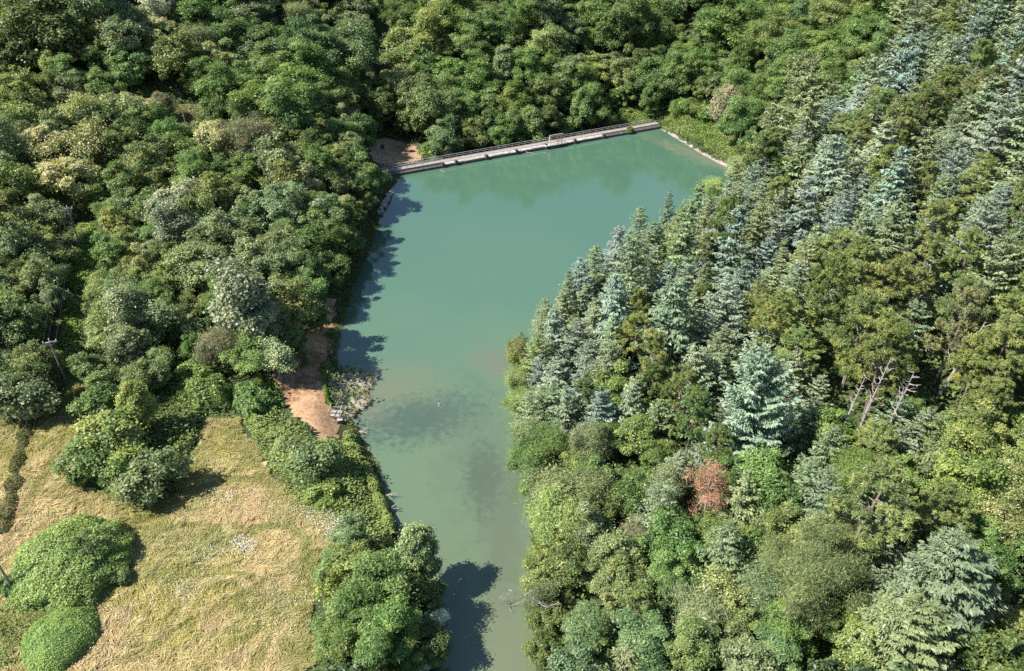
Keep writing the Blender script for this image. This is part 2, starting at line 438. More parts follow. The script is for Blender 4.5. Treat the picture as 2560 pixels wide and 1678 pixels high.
proto('d', crown_cedar, M_NEEDLE, M_BARK, 9.6, 6.8, 4)
proto('n', crown_pine, M_NEEDLE, M_BARK2, 8.0, 9.5, 5)
proto('s', crown_broad, M_LEAF, M_BARK, 5.2, 2.3, 4, R=2.5, Hc=3.6, z0=.3, lobes=11, lr=.46, sub=13, leaves=48, leaf=.3)
proto('b', crown_mound, M_LEAF, M_BARK, 6.0, 1.1, 4)
proto('m', crown_mound, M_LEAF, M_BARK, 6.0, .9, 2, n=60000, leaf=.10, lump=.085, Hc=1.9)
proto('r', crown_wispy, M_NEEDLE, M_DEAD, 6.0, 6.0, 1, R=2.8, Hc=8.0, lobes=13, sub=13, leaves=34, leaf=.42, slim=.16, rag=.3)
proto('Z', crown_wispy, M_LEAF, M_BARK, 13.5, 8.0, 2, R=6.6, Hc=11.0, lobes=34, lr=.26, sub=20, leaves=85, leaf=.5, slim=.13, rag=.3)
proto('D', crown_cedar, M_NEEDLE, M_BARK, 17.0, 9.5, 3, H=19.0, R=8.6, levels=25, br=10, per=160, pw=.52, twig=.75)

TONES = {'dk': ((.072, .118, .040), 'dark green'), 'md': ((.110, .180, .058), 'mid green'), 'br': ((.128, .208, .06), 'bright green'), 'ol': ((.145, .18, .068), 'olive green'),
         'yl': ((.19, .228, .082), 'yellow-green'), 'gg': ((.158, .202, .112), 'grey-green'), 'bl': ((.168, .215, .17), 'silvery blue'), 'sg': ((.158, .205, .128), 'silvery green'),
         'pa': ((.245, .295, .135), 'pale green'), 'tn': ((.21, .215, .135), 'tan'), 'wh': ((.38, .43, .37), 'whitish'), 'te': ((.12, .19, .085), 'soft green'), 'gb': ((.165, .165, .105), 'grey-brown'),
         'cr': ((.23, .25, .09), 'cream-blossomed'), 'bn': ((.165, .16, .08), 'brownish'), 'lg': ((.205, .275, .105), 'light green'), 'pw': ((.215, .255, .165), 'pale silvery'), 'rd': ((.29, .175, .12), 'rust-red')}
NAMES = {'o': ('broadleaf_tree', 'round-crowned tree'), 'l': ('locust_tree', 'feathery-leaved tree'), 'z': ('wispy_tree', 'wispy tree'), 'c': ('chestnut_tree', 'blossoming tree'),
         'k': ('chestnut_tree', 'sparsely blossoming tree'), 'p': ('poplar_tree', 'pale-leaved poplar'), 't': ('slender_tree', 'narrow upright tree'), 'f': ('fir_tree', 'fir'), 'd': ('cedar_tree', 'broad-tiered conifer'),
         'n': ('pine_tree', 'pine'), 's': ('shrub', 'shrub'), 'b': ('bramble_mound', 'bramble mound'), 'm': ('bramble_mound', 'smooth bramble dome'), 'r': ('dead_tree', 'dead-leaved tree'), 'Z': ('wispy_tree', 'very large wispy tree'), 'D': ('cedar_tree', 'very large broad-tiered conifer')}

# crown-centre pixel, crown width in pixels, kind + tone, in the 2560-pixel photograph; each is stood on the terrain along its ray
SPEC = '''
119 54 170 odk;260 33 95 pgg;390 18 70 pwh;15 32 60 ogg;43 126 95 odk;166 123 60 ogg;231 119 75 ool;307 115 100 ogg;310 165 90 omd;430 126 120 ool;571 80 105 lmd;336 65 90 ogg;499 29 110 omd;452 47 80 odk;632 22 90 lgg;734 80 55 lmd
679 126 110 lte;795 126 120 lte;506 188 75 lmd;596 202 110 lbr;687 181 110 lmd;777 188 110 lmd;632 260 120 lbr;730 231 110 lbr;813 217 90 lmd;723 289 120 lbr;831 275 85 lte;622 307 80 ldk
29 267 100 oyl;173 224 85 ogg;253 228 80 omd;45 202 80 odk;398 253 60 ogb;206 286 100 cyl;145 282 60 col;307 282 95 opa;340 315 80 omd;126 376 100 ccr;217 361 120 col;163 448 122 ccr;36 347 70 lmd
36 463 110 oyl;22 524 80 ool;416 347 75 lmd;499 347 85 lmd;452 408 80 lmd;506 426 75 lbr;340 426 85 col;614 354 100 zgb;705 416 125 ogg;759 390 90 oyl;592 430 75 odk;434 506 100 ppw;585 499 75 oyl;513 502 65 lbr;687 513 80 oyl;795 513 85 lmd;849 343 70 lmd;240 480 70 omd;100 330 60 omd
872 90 90 ogb;915 119 80 lmd;886 181 110 lte;922 253 80 odk;879 343 75 lmd;879 416 75 odk;900 480 60 odk;840 460 80 odk;890 300 70 odk
1020 43 75 lmd;1067 22 80 lbr;1139 43 90 lmd;1081 83 100 lyl;1114 87 40 tyl;1031 119 110 lyl;1002 188 90 ogg;1052 181 80 omd;1103 170 80 omd;1164 105 70 lmd;1193 126 75 odk;1211 65 90 lmd;1258 83 80 lmd;1309 33 90 lmd;1367 40 80 lgg;1414 33 80 lmd;1349 101 90 lpa;1385 98 70 omd;1432 76 70 lgg;1464 47 70 lmd;1511 76 90 lmd;1573 65 110 lmd;1627 47 80 ldk;1663 90 80 odk
1425 155 85 ogg;1482 155 60 oyl;1544 188 75 ool;1605 163 60 tdk;1627 246 50 tmd;1139 217 80 omd;1190 195 80 lbr;1262 166 60 tgg;1313 173 70 lmd;1233 217 70 lmd;1284 253 90 lbr;1363 239 75 lmd;1414 231 70 lte;1457 224 75 lmd;1482 260 80 lmd;1052 253 110 ool;1085 289 110 ool;1125 249 70 lmd;1175 267 80 lbr;1190 335 75 ool;1255 335 60 lmd;1081 380 46 sbr;1331 310 65 tmd;1414 312 50 smd;1316 340 40 sbr;976 253 75 ool;950 272 75 odk;1012 288 70 odk;1500 285 60 odk;1370 300 60 ldk;1230 300 70 odk;1140 345 60 odk
1688 202 80 lmd;1808 51 130 lmd;1917 29 80 lmd;1729 152 70 lbr;1794 130 60 lmd;1855 145 60 tdk;1953 94 90 lyl;2011 80 70 lmd;2061 54 80 lyl;2137 25 40 cyl;2181 43 90 lmd;2152 94 80 lmd;1964 137 80 lmd;2061 123 80 lmd;1975 173 80 lmd;2079 188 80 lmd;2152 166 80 ool;1870 199 55 sdk;1902 206 48 sdk;2043 235 100 lmd;2108 231 70 lbr;1722 202 70 lmd;1758 217 50 omd;1736 260 55 omd;1765 285 40 sbr;1808 260 80 ttn;1917 280 60 lmd;1870 260 60 lmd;1950 230 70 lmd;1990 290 60 lmd;1700 262 50 sbr;1890 95 70 lbr;1700 110 60 odk
2296 83 110 dgg;2242 43 90 fgg;2423 108 110 dbl;2477 65 100 fbl;2369 43 90 dol;2531 152 90 dbl;2061 300 70 fbl;2098 318 75 nol;2177 296 100 nol;2206 232 80 fbl;2264 270 70 fbl;2351 231 115 nol;2452 163 95 nol;2459 253 105 nbn;2387 325 75 fsg;2242 332 95 nol;2314 296 85 ndk;1982 332 60 ndk;1895 400 65 nol;1939 380 65 nol;1837 452 56 fsg;1818 425 50 zpa;2090 405 62 fbl;2018 405 60 fsg;1982 434 60 fgg;2188 408 75 fbl;2079 452 80 dsg;2477 361 125 dbl;2296 410 105 dsg;2379 470 100 dbl;2141 499 76 fbl;2181 524 70 fsg;2224 477 75 nol;1924 495 85 fsg;1819 517 76 fbl;1736 513 74 fgg;1722 478 50 zpa;2032 513 60 nol;2369 531 70 nyl;2477 517 100 dbl;2540 300 90 fsg;2540 430 90 dsg;2540 40 80 fsg;2150 360 70 nol;2020 470 60 nbn
1722 632 56 fsg;1790 589 80 fbl;1816 654 85 fbl;1877 603 80 fsg;1758 625 50 nol;1740 694 60 fbl;1820 790 130 dbl;1953 643 66 fsg;1996 679 95 dsg;2036 625 76 fsg;2090 607 86 fbl;2134 582 76 dsg;2181 582 76 dbl;2170 650 130 nol;2047 741 140 nol;2224 723 150 nol;2152 813 160 nol;1953 813 120 nol;1902 741 85 nol;2242 867 130 nol;2206 907 140 nol;1982 878 110 nol;2296 668 110 nol;2332 592 95 nyl;2368 665 105 dbl;2459 632 130 dbl;2531 668 105 dsg;2404 762 100 nol;2394 813 130 nbn;2513 805 120 nol;2495 885 140 nol;2441 921 110 nol;2459 1012 110 nol;1880 903 86 fsg;1975 965 110 dsg;2032 994 76 dsg;1895 1060 235 dbl;1808 1037 76 dsg;2025 1059 96 dgg;2224 1066 115 dsg;2369 1073 110 oyl;2430 1100 130 oyl;2513 1040 110 omd;1729 1048 95 ndk;2300 1010 60 omd
1591 582 60 fsg;1446 650 54 fgg;1537 625 80 fbl;1627 596 62 fgg;1681 632 72 fsg;1370 735 54 fgg;1421 705 62 fbl;1482 672 64 fgg;1464 762 70 fgg;1558 686 70 fgg;1627 679 80 fsg;1663 723 64 fbl;1302 820 54 dsg;1356 791 60 fgg;1414 784 64 fgg;1294 871 66 dol;1385 856 80 fbl;1435 849 60 fgg;1500 813 84 fgg;1565 791 90 dsg;1266 903 60 zyl;1260 962 62 zyl;1280 1012 66 zyl;1338 921 84 dol;1385 957 100 dbl;1363 1004 70 dol;1446 994 74 fbl;1482 957 70 dgg;1537 921 100 dgg;1555 986 100 omd;1645 890 105 nol;1464 903 70 fbl;1302 1112 80 zgg;1378 1100 80 zmd;1472 1115 90 zgg;1591 1073 105 omd;1700 560 66 fgg;1640 545 56 fsg;1690 760 70 fsg;1740 850 80 fsg;1760 930 80 dsg;1600 850 70 fsg
1320 1140 80 zmd;1420 1040 84 fsg;1330 1040 80 dgg;1500 1040 84 fbl;1585 1000 80 fgg;1690 990 95 nol;1610 960 85 ndk;1790 1120 90 ndk;1650 1060 90 fgg;1316 1212 50 obr;1399 1237 135 zgg;1493 1176 110 omd;1493 1234 100 zgg;1392 1306 125 zpa;1591 1201 90 omd;1656 1226 90 zgg;1446 1140 80 ool;1331 1418 105 oyl;1428 1407 115 ool;1537 1389 130 ogg;1663 1335 135 obr;1519 1461 95 ogg;1663 1425 105 omd;1584 1335 66 ztn;1270 1492 60 zsg;1331 1508 76 zsg;1367 1544 80 ool;1345 1613 90 ool;1464 1577 120 lte;1613 1541 75 cyl;1627 1606 125 lte;1500 1640 110 omd;1700 1175 80 dsg;1640 1130 70 omd
1058 1395 112 tsg;886 1349 95 ogg;940 1479 140 lmd;886 1534 130 lmd;976 1570 130 lbr;940 1642 120 lmd;1092 1544 54 pwh;1085 1642 60 omd;1056 1660 40 pwh;990 1410 60 sbr;840 1600 110 lmd;1010 1650 90 lmd;850 1450 80 sgg;1068 1490 100 odk;1050 1600 110 odk
1769 1244 88 rrd;2061 1154 95 dgg;2134 1190 105 zmd;2061 1281 130 dsg;2188 1291 140 dsg;1953 1335 105 ool;1899 1371 105 omd;2025 1443 220 zgg;1917 1479 120 zgg;1808 1497 105 cyl;1712 1378 120 obr;2350 1470 310 dsg;2280 1610 250 dgg;2423 1208 160 oyl;2369 1281 120 omd;2520 1208 115 cyl;2495 1299 120 cyl;2542 1552 70 cyl;2513 1631 120 ool;2152 1624 120 ool;1971 1588 110 lbr;1935 1649 110 lte;1826 1606 110 ool;1736 1624 120 lte;2170 1461 60 dsg;1850 1250 110 dgg;1990 1220 90 dgg;1700 1490 100 odk;2480 1420 120 omd;2090 1560 90 omd
30 614 120 ogg;88 705 85 ool;22 741 80 ool;29 831 110 odk;70 800 80 odk;271 632 80 omd;325 607 80 oyl;268 712 75 oyl;253 748 75 ool;361 654 80 oyl;506 632 105 ogg;441 578 80 ppw;416 697 70 oyl;560 589 60 lmd;452 694 60 oyl;687 607 90 ogg;741 650 90 ogg;698 676 85 ogg;770 715 80 omd;549 733 60 lbr;643 777 150 ppw;679 835 80 ppw;687 892 80 ppw;426 795 95 ool;311 784 105 pgg;325 867 105 ogg;246 842 60 opa;488 867 60 obr;553 871 78 zgb;622 885 95 lbr;488 939 100 bmd;524 986 110 bmd;632 994 110 bmd;231 921 90 odk;253 986 105 omd;345 1015 88 tyl;300 1085 125 syl;54 994 130 sgg;90 961 80 odk;723 849 80 omd;795 795 56 omd;850 590 80 odk;830 660 80 odk;880 540 70 odk;817 920 30 syl;830 835 26 sbr;845 905 30 smd;700 740 80 omd;620 660 80 ogg;560 660 70 ool;380 590 70 omd;300 690 60 oyl;330 730 70 ogg;480 760 70 ool;90 885 70 odk
217 1150 110 smd;379 1185 125 sgg;300 1172 110 smd;168 1395 240 mlg;95 1470 80 bgg;150 1585 165 mlg;232 1372 78 odk;300 1440 50 sdk;780 1150 105 sgg;806 1230 90 bbr;845 1425 85 lmd;25 1460 60 bmd;720 1120 70 bgg
'''
TREES = []      # dicts: x, y, z, code, tone, s (scale)
BIG = {'z': ('Z', 150), 'd': ('D', 150)}
def stand(u, v, w, code, tone):
    if code == 'c' and tone != 'cr': code = 'k'
    if code in BIG and w > BIG[code][1]: code = BIG[code][0]
    lst, D, hc = PROTO[code]
    d = ray(u, v); t = np.arange(55, 420, .5)
    x, y, z = d[0] * t, d[1] * t, CAM_H + d[2] * t
    s = np.maximum((w * 1.12 * t / FPX) / D, .25)
    hgt = hz(x, y) + hc * s
    k = np.argmax(z <= hgt)
    if not (z[k] <= hgt[k]): return None
    px, py = float(x[k]), float(y[k])
    for _ in range(60):                     # a crown overhanging the water stands on the nearest bank
        dd = sdist(np.array([px, px + .1, px]), np.array([py, py, py + .1]), LAKE)
        if dd[0] > .7: break
        px += (dd[1] - dd[0]) * 2.5; py += (dd[2] - dd[0]) * 2.5
    return dict(x=px, y=py, z=float(hz(px, py)), code=code, tone=tone, s=float(s[k]), r=float(s[k]) * D / 2, hand=True)
for it in SPEC.replace('\n', ';').split(';'):
    if it.strip():
        a, b, c, k = it.split()
        q = stand(float(a), float(b), float(c), k[0], k[1:])
        if q: TREES.append(q)

FIELD = gpoly([(-300, 1075), (90, 1040), (185, 945), (222, 1010), (205, 1110), (215, 1210), (310, 1258), (430, 1248), (485, 1130), (520, 1045), (600, 1050), (640, 1120), (690, 1200), (750, 1262), (850, 1290), (865, 1330), (810, 1400), (785, 1560), (755, 1800), (740, 2150), (-500, 2150)])
ROAD = gpoly([(818, 742), (846, 745), (838, 800), (836, 860), (812, 925), (812, 965), (818, 1005), (850, 1045), (860, 1098), (800, 1108), (760, 1060), (725, 1052), (705, 990), (678, 955), (692, 915), (750, 870), (790, 800)])
SANDP = gpoly([(918, 348), (960, 343), (1010, 352), (1048, 366), (1060, 398), (1030, 412), (962, 420), (928, 400)])
VINE_R = gpoly([(1652, 318), (1705, 338), (1770, 372), (1838, 408), (1880, 395), (1830, 345), (1775, 300), (1710, 270), (1660, 290)])
VINE_D = gpoly([(1530, 300), (1545, 272), (1620, 265), (1660, 285), (1655, 300), (1600, 306)])
CORR = gpoly([(190, 560), (245, 560), (262, 640), (240, 690), (215, 740), (205, 900), (160, 960), (130, 900), (170, 740)])
CLEAR1 = gpoly([(300, 212), (420, 205), (440, 240), (400, 262), (310, 245)])
CLEAR2 = gpoly([(440, 262), (520, 262), (540, 300), (470, 330), (440, 300)])
VERGE = gpoly([(600, 1048), (640, 1035), (690, 1060), (760, 1110), (860, 1105), (905, 1120), (950, 1210), (985, 1335), (1010, 1370), (940, 1380), (860, 1300), (750, 1265), (690, 1200), (640, 1120)])
CLEARINGS = [(LAKE, 1.2), (FIELD, 1.5), (ROAD, .5), (SANDP, 1.0), (VINE_R, .3), (VINE_D, .3), (CORR, .3), (CLEAR1, .5), (CLEAR2, .5), (VERGE, .5)]
SEEN_PX = [[(195, 990), (280, 1010), (480, 980), (500, 1240), (190, 1240)], [(0, 1090), (90, 1060), (185, 965), (225, 1030), (205, 1110), (215, 1210), (310, 1258), (430, 1248), (485, 1130), (520, 1060), (600, 1060), (690, 1210), (850, 1290), (865, 1330), (800, 1400), (775, 1560), (750, 1800), (0, 1800)],
  [(812, 760), (850, 740), (838, 860), (820, 1005), (860, 1098), (790, 1105), (725, 1052), (680, 950), (760, 865)], [(918, 350), (960, 343), (1048, 366), (1060, 398), (962, 420), (928, 400)],
  [(950, 425), (1000, 405), (1650, 290), (1660, 325), (1000, 440)], [(1652, 318), (1660, 290), (1775, 310), (1880, 395), (1838, 408)], [(1530, 300), (1545, 272), (1655, 270), (1655, 300)],
  [(160, 500), (200, 500), (250, 550), (265, 640), (240, 700), (190, 700), (165, 610)], [(140, 880), (175, 880), (180, 960), (150, 960)], [(130, 870), (215, 800), (190, 960), (150, 960)], [(300, 215), (420, 208), (440, 240), (310, 248)], [(440, 265), (520, 265), (530, 295), (450, 305)],
  [(620, 1048), (690, 1060), (760, 1110), (870, 1105), (960, 1210), (1000, 1350), (940, 1360), (750, 1265), (640, 1120)]]
GAPS = [gpoly([(932, 70), (985, 50), (1000, 150), (975, 270), (938, 255)]), gpoly([(640, 60), (700, 55), (735, 130), (690, 150), (645, 120)]), gpoly([(1690, 60), (1735, 60), (1745, 140), (1700, 150)])]
CLEARINGS += [(q, 2.0) for q in GAPS]
SEEN_PX = [np.array(q, float) for q in SEEN_PX] + [np.array([proj(p[0], p[1], 0)[:2] for p in LAKE])]
SEEN_PT = []
for q in SEEN_PX[:-1]:
    qu, qv = np.meshgrid(np.arange(q[:, 0].min(), q[:, 0].max(), 14.), np.arange(q[:, 1].min(), q[:, 1].max(), 9.))
    k_ = sdist(qu, qv, q) < 0; SEEN_PT.append(np.stack([qu[k_], qv[k_]], 1))
SEEN_PT = np.concatenate(SEEN_PT)
def inpoly(u, v, poly):
    return float(sdist(np.array([u]), np.array([v]), poly)[0]) < 0
Z_CON = [(1250, 880), (1500, 570), (1780, 430), (1900, 380), (2040, 240), (2190, 190), (2230, -300), (3400, -300), (3400, 1000), (2560, 1000), (2300, 950), (1900, 1180), (1700, 1100), (1500, 1000), (1280, 1020)]
MIX = {'con': [('fsg', 3), ('fbl', 2), ('fgg', 2.5), ('dsg', 3), ('dbl', 2), ('nol', 2.2), ('ndk', .8)],
       'back': [('lmd', 4), ('lbr', 1.2), ('lte', 1.2), ('omd', 2), ('ool', 1.4), ('ogg', 1.4), ('lyl', .8), ('odk', .8), ('tmd', .6)],
       'left': [('omd', 2.5), ('ool', 2.3), ('ogg', 2.4), ('oyl', 1.8), ('lmd', 2), ('odk', 1.4), ('pgg', .5), ('col', .6), ('zgg', .3)],
       'low': [('omd', 2), ('ool', 2), ('obr', .8), ('ogg', 1.3), ('zgg', 1.6), ('oyl', .8), ('lte', 1), ('dsg', 1.6), ('dgg', 1.8), ('nol', 1.4), ('odk', 1)]}
def fill(n_try, rmin, rmax, k):
    r = np.random.default_rng(11)
    xs = r.uniform(-165, 190, n_try); ys = r.uniform(40, 345, n_try)
    ok = np.ones(n_try, bool)
    for poly, mg in CLEARINGS: ok &= sdist(xs, ys, poly) > mg
    rel = np.stack([xs - PA[0], ys - PA[1]], 1); s_, n_ = rel @ DU, rel @ DN
    ok &= ~((s_ > -8) & (s_ < DAM_L + 4) & (n_ > -2) & (n_ < 6))
    zs = hz(xs, ys)
    A = np.array([(t['x'], t['y'], t['r']) for t in TREES])
    for i in np.nonzero(ok)[0]:
        rr = r.uniform(rmin, rmax)
        x, y, z = xs[i], ys[i], zs[i]
        u, v, f = proj(x, y, z + 6)
        if f < 30 or u < -260 or u > 2820 or v > 1950: continue
        zone = 'con' if inpoly(u, v, Z_CON) else ('low' if (u > 1240 and v > 1060) else ('left' if u < 940 else 'back'))
        opts = MIX[zone]; w = np.array([o[1] for o in opts]); k_ = opts[r.choice(len(opts), p=w / w.sum())][0]
        code, tone = k_[0], k_[1:]
        if sdist(np.array([x]), np.array([y]), LAKE)[0] < rr * .8: continue
        dd = np.hypot(A[:, 0] - x, A[:, 1] - y)
        if (dd < k * (A[:, 2] + rr)).any(): continue
        lst, D, hc = PROTO[code]
        s0 = rr * 2 / D; chk = [proj(x + ex * rr, y, z + hh * s0)[:2] for ex, hh in ((0, hc * 1.7), (-.8, hc), (.8, hc), (0, hc), (0, hc * 1.35))]
        cu = np.array([c[0] for c in chk]); cv = np.array([c[1] for c in chk])
        if any((sdist(cu, cv, q) < 0).any() for q in SEEN_PX): continue
        eu, ev, ef = proj(x, y, z + hc * s0); ea = rr * FPX / ef; eh = ea * (1.75 if code in 'fn' else 1.15)
        if ((((SEEN_PT[:, 0] - eu) / ea) ** 2 + ((SEEN_PT[:, 1] - ev) / eh) ** 2) < .85).sum() > 2: continue
        TREES.append(dict(x=float(x), y=float(y), z=float(z), code=code, tone=tone, s=float(rr * 2 / D), r=float(rr), hand=False))
        A = np.vstack([A, (x, y, rr)])
fill(18000, 2.3, 5.6, .5)

# what the frame can show of each crown (near trees painted first); hidden ones are left out
SC = 4
BW, BH = 2560 // SC, 1680 // SC
own = np.full((BH, BW), -1, int)
yy, xx = np.mgrid[0:BH, 0:BW]
def crown_ellipse(t):
    lst, D, hc = PROTO[t['code']]
    u, v, f = proj(t['x'], t['y'], t['z'] + hc * t['s'])
    ph = {'f': 6.0, 'd': 6.2, 't': 4.6, 'n': 4.6, 'p': 4.6, 'b': 1.6, 'm': 1.6, 'Z': 5.5, 'D': 9.0, 's': 1.9}.get(t['code'], 3.7) * t['s'] * FPX / f * .86
    return u, v, f, t['r'] * FPX / f, ph
for t in TREES:
    t['u'], t['v'], t['f'], t['pw'], t['ph'] = crown_ellipse(t)
order = sorted(range(len(TREES)), key=lambda i: TREES[i]['f'])
for i in order:
    t = TREES[i]; t['vis'] = 0; t['area'] = 1
    a, b = t['pw'] * .85 / SC, t['ph'] * .85 / SC
    x0, x1 = int(max(0, t['u'] / SC - a)), int(min(BW, t['u'] / SC + a + 1)); y0, y1 = int(max(0, t['v'] / SC - b)), int(min(BH, t['v'] / SC + b + 1))
    t['infr'] = x1 > x0 and y1 > y0
    if not t['infr']: continue
    m = ((xx[y0:y1, x0:x1] - t['u'] / SC) / a) ** 2 + ((yy[y0:y1, x0:x1] - t['v'] / SC) / b) ** 2 < 1
    sub = own[y0:y1, x0:x1]; free = m & (sub < 0)
    t['vis'] = int(free.sum()); t['area'] = math.pi * a * b
    if t['vis'] > .1 * t['area'] or t['hand']: sub[free] = i
KEEP = [t for t in TREES if t['infr'] and (t['vis'] > .1 * t['area'] or (t['hand'] and t['vis'] > .02 * t['area']))]
BEYOND = [t for t in TREES if not t['infr'] and (t['v'] < 0 or t['u'] < -20 or t['u'] > 2580 or t['v'] > 1690)]
for code in {t['code'] for t in KEEP}:          # past about 290 of one kind the least visible join the woodland mass
    same = sorted([t for t in KEEP if t['code'] == code], key=lambda t: (t['hand'], t['vis']))
    drop = same[:max(0, len(same) - 290)]; ids = {id(t) for t in drop}
    KEEP = [t for t in KEEP if id(t) not in ids]; BEYOND += drop
print('TREES', len(TREES), 'kept', len(KEEP), 'beyond', len(BEYOND))

def place_tree(t, r):
    lst, D, hc = PROTO[t['code']]
    cm, tm = lst[r.integers(len(lst))]
    name = NAMES[t['code']][0]
    s = t['s']; ct, cc = COL.objects, None
    e = link(name, None, None, (t['x'], t['y'], t['z'] - .25), r.uniform(0, 6.28), (s * r.uniform(.88, 1.16), s * r.uniform(.88, 1.16), s * r.uniform(.88, 1.2)))
    e.rotation_euler = (r.normal() * .055, r.normal() * .055, r.uniform(0, 6.28))
    c = link('crown', cm, e); k = link('trunk', tm, e)
    base = np.array(TONES[t['tone']][0]); pull = 0 if t['tone'] in ('rd', 'tn', 'wh', 'bl', 'pw') else .22
    col = 1.5 * (base * (1 - pull) + np.array((.15, .195, .07)) * pull) * np.array((1.03, 1.03, .86) if t['code'] not in 'fdD' else (1, 1, .95)) * r.uniform(.86, 1.16) * np.array([r.uniform(.92, 1.1), 1, r.uniform(.88, 1.12)])
    c.color = (*col, 1)
    t['obj'] = e
    return e
rt = np.random.default_rng(5)
for t in KEEP: place_tree(t, rt)

# ------------------------------------------------------------------ labels
LAND = [('the rust-red dead tree', 1769, 1244), ('the bleached bare snags', 2150, 1060), ('the reed bed', 880, 985), ('the wooden landing', 840, 1040), ('the sluice frame on the dam', 1385, 352),
        ('the dam\'s left end', 975, 410), ('the dam\'s right end', 1650, 300), ('the tan upright tree', 1808, 280), ('the front power pole', 150, 920), ('the second power pole', 188, 560), ('the far power pole', 393, 300),
        ('the two cream-blossomed trees', 145, 412), ('the big pale poplar', 643, 777), ('the round bramble dome', 170, 1400), ('the dark gully behind the dam', 945, 170), ('the big blue-silver conifer', 1900, 1066),
        ('the dark pine clump', 2150, 770), ('the lake\'s pale right-bank willows', 1266, 950), ('the large pale conifer at lower right', 2340, 1500), ('the shadowed lake inlet', 1180, 1500), ('the gravel shore', 1760, 385),
        ('the whitish tree at the top edge', 390, 18), ('the top right corner', 2500, 40), ('the top left corner', 60, 40), ('the right edge\'s middle', 2520, 760), ('the lake\'s widest stretch', 1250, 560), ('the top centre of the view', 1400, 20), ('the bottom centre', 1440, 1640),
        ('the feathery green canopy on the left', 690, 210)]
ORD = ['nearest', 'second nearest', 'third nearest', 'fourth nearest', 'fifth nearest', 'sixth nearest', 'seventh nearest', 'eighth nearest', 'ninth nearest', 'tenth nearest', 'eleventh nearest', 'twelfth nearest']
def direction(du, dv):
    a = math.degrees(math.atan2(-dv, du)) % 360
    return ['right of', 'above right of', 'above', 'above left of', 'left of', 'below left of', 'below', 'below right of'][int(((a + 22.5) % 360) // 45)]
buck = {}
for t in KEEP:
    u, v = min(max(t['u'], 0), 2560), min(max(t['v'], 0), 1678)
    nm, lu, lv = min(LAND, key=lambda L: math.hypot(L[1] - u, L[2] - v) if math.hypot(L[1] - u, L[2] - v) > 25 else 1e9)
    t['key'] = (TONES[t['tone']][1] + ' ' + NAMES[t['code']][1], direction(u - lu, v - lv), nm); t['ld'] = math.hypot(u - lu, v - lv)
    buck.setdefault(t['key'], []).append(t)
GRP = {'con': 'conifers and pines on the right-hand slope', 'back': 'woodland trees behind the dam', 'left': 'woodland trees on the left bank', 'low': 'trees along the near right bank'}
for key, lst in buck.items():
    lst.sort(key=lambda t: t['ld'])
    for i, t in enumerate(lst):
        zone = 'con' if inpoly(t['u'], t['v'], Z_CON) else ('low' if (t['u'] > 1240 and t['v'] > 1060) else ('left' if t['u'] < 940 else 'back'))
        lab = f'{key[0]} {key[1]} {key[2]}' if len(lst) == 1 else f'{ORD[min(i, 11)]} {key[0]} {key[1]} {key[2]}'
        cat = 'shrub' if t['code'] in 'sbm' else 'tree'
        tag(t['obj'], lab, cat, GRP[zone] if cat == 'tree' else 'shrubs around the meadow and banks')

# ------------------------------------------------------------------ woodland beyond the frame: one mass
def joined(name, items, r, keepf=.35):
    Vs, Fs, Ts, off = [], [], [], 0
    for t in items:
        lst, D, hc = PROTO[t['code']]
        me = lst[r.integers(len(lst))][0]
        n = len(me.polygons); V = np.empty(n * 12, np.float32); me.vertices.foreach_get('co', V); V = V.reshape(-1, 4, 3)
        tn = np.empty(n, np.float32); me.attributes['tone'].data.foreach_get('value', tn)
        sel = r.random(n) < keepf
        V = V[sel]; c = V.mean(1, keepdims=True); V = c + (V - c) * 1.5
        a = r.uniform(0, 6.28); R_ = np.array([[math.cos(a), math.sin(a), 0], [-math.sin(a), math.cos(a), 0], [0, 0, 1]])
        V = (V.reshape(-1, 3) @ R_) * t['s'] + np.array([t['x'], t['y'], t['z']])
        Vs.append(V); Fs.append(np.arange(len(V)).reshape(-1, 4) + off); Ts.append(tn[sel]); off += len(V)
    o = link(name, mesh_np(name, np.concatenate(Vs), np.concatenate(Fs), M_LEAF, np.concatenate(Ts)))
    o.color = (.08, .13, .05, 1)
    return o
tag(joined('distant_woodland', BEYOND, np.random.default_rng(3)), 'mass of green woodland continuing past the edges of the view', 'woodland', kind='stuff')

# ------------------------------------------------------------------ ground, water
def ground_material():
    m, nt, out = new_mat('forest floor')
    tc = N(nt, 'ShaderNodeTexCoord'); nz = N(nt, 'ShaderNodeTexNoise', i_Scale=.35, i_Detail=9.0, i_Roughness=.7)
    nt.links.new(tc.outputs['Object'], nz.inputs['Vector'])
    r = ramp(nt, [(.3, (.03, .035, .014)), (.5, (.045, .065, .02)), (.7, (.085, .09, .035))])
    nt.links.new(nz.outputs[0], r.inputs[0])
    b = N(nt, 'ShaderNodeBsdfPrincipled', i_Roughness=.95)
    bp = N(nt, 'ShaderNodeBump', i_Strength=.6, i_Distance=.4)
    nt.links.new(nz.outputs[0], bp.inputs['Height']); nt.links.new(bp.outputs[0], b.inputs['Normal'])
    nt.links.new(r.outputs[0], b.inputs['Base Color']); nt.links.new(b.outputs[0], out.inputs[0])
    return m
ax = np.concatenate([[-5000, -2500, -1200, -700, -450, -300, -240], np.arange(-200, 221, 1.25), [240, 280, 350, 500, 800, 1400, 2600, 5000]])
ay = np.concatenate([[-5000, -2500, -1200, -500, -250, -120, -60, -30, 0, 10], np.arange(20, 390, 1.25), [400, 430, 480, 560, 700, 1000, 1600, 2800, 5000]])
gx, gy = np.meshgrid(ax, ay)
gzv = terrain(gx, gy)
def grid_faces(nx, ny):
    i = np.arange((ny - 1) * nx).reshape(ny - 1, nx)[:, :-1].ravel()
    return np.stack([i, i + 1, i + nx + 1, i + nx], 1)
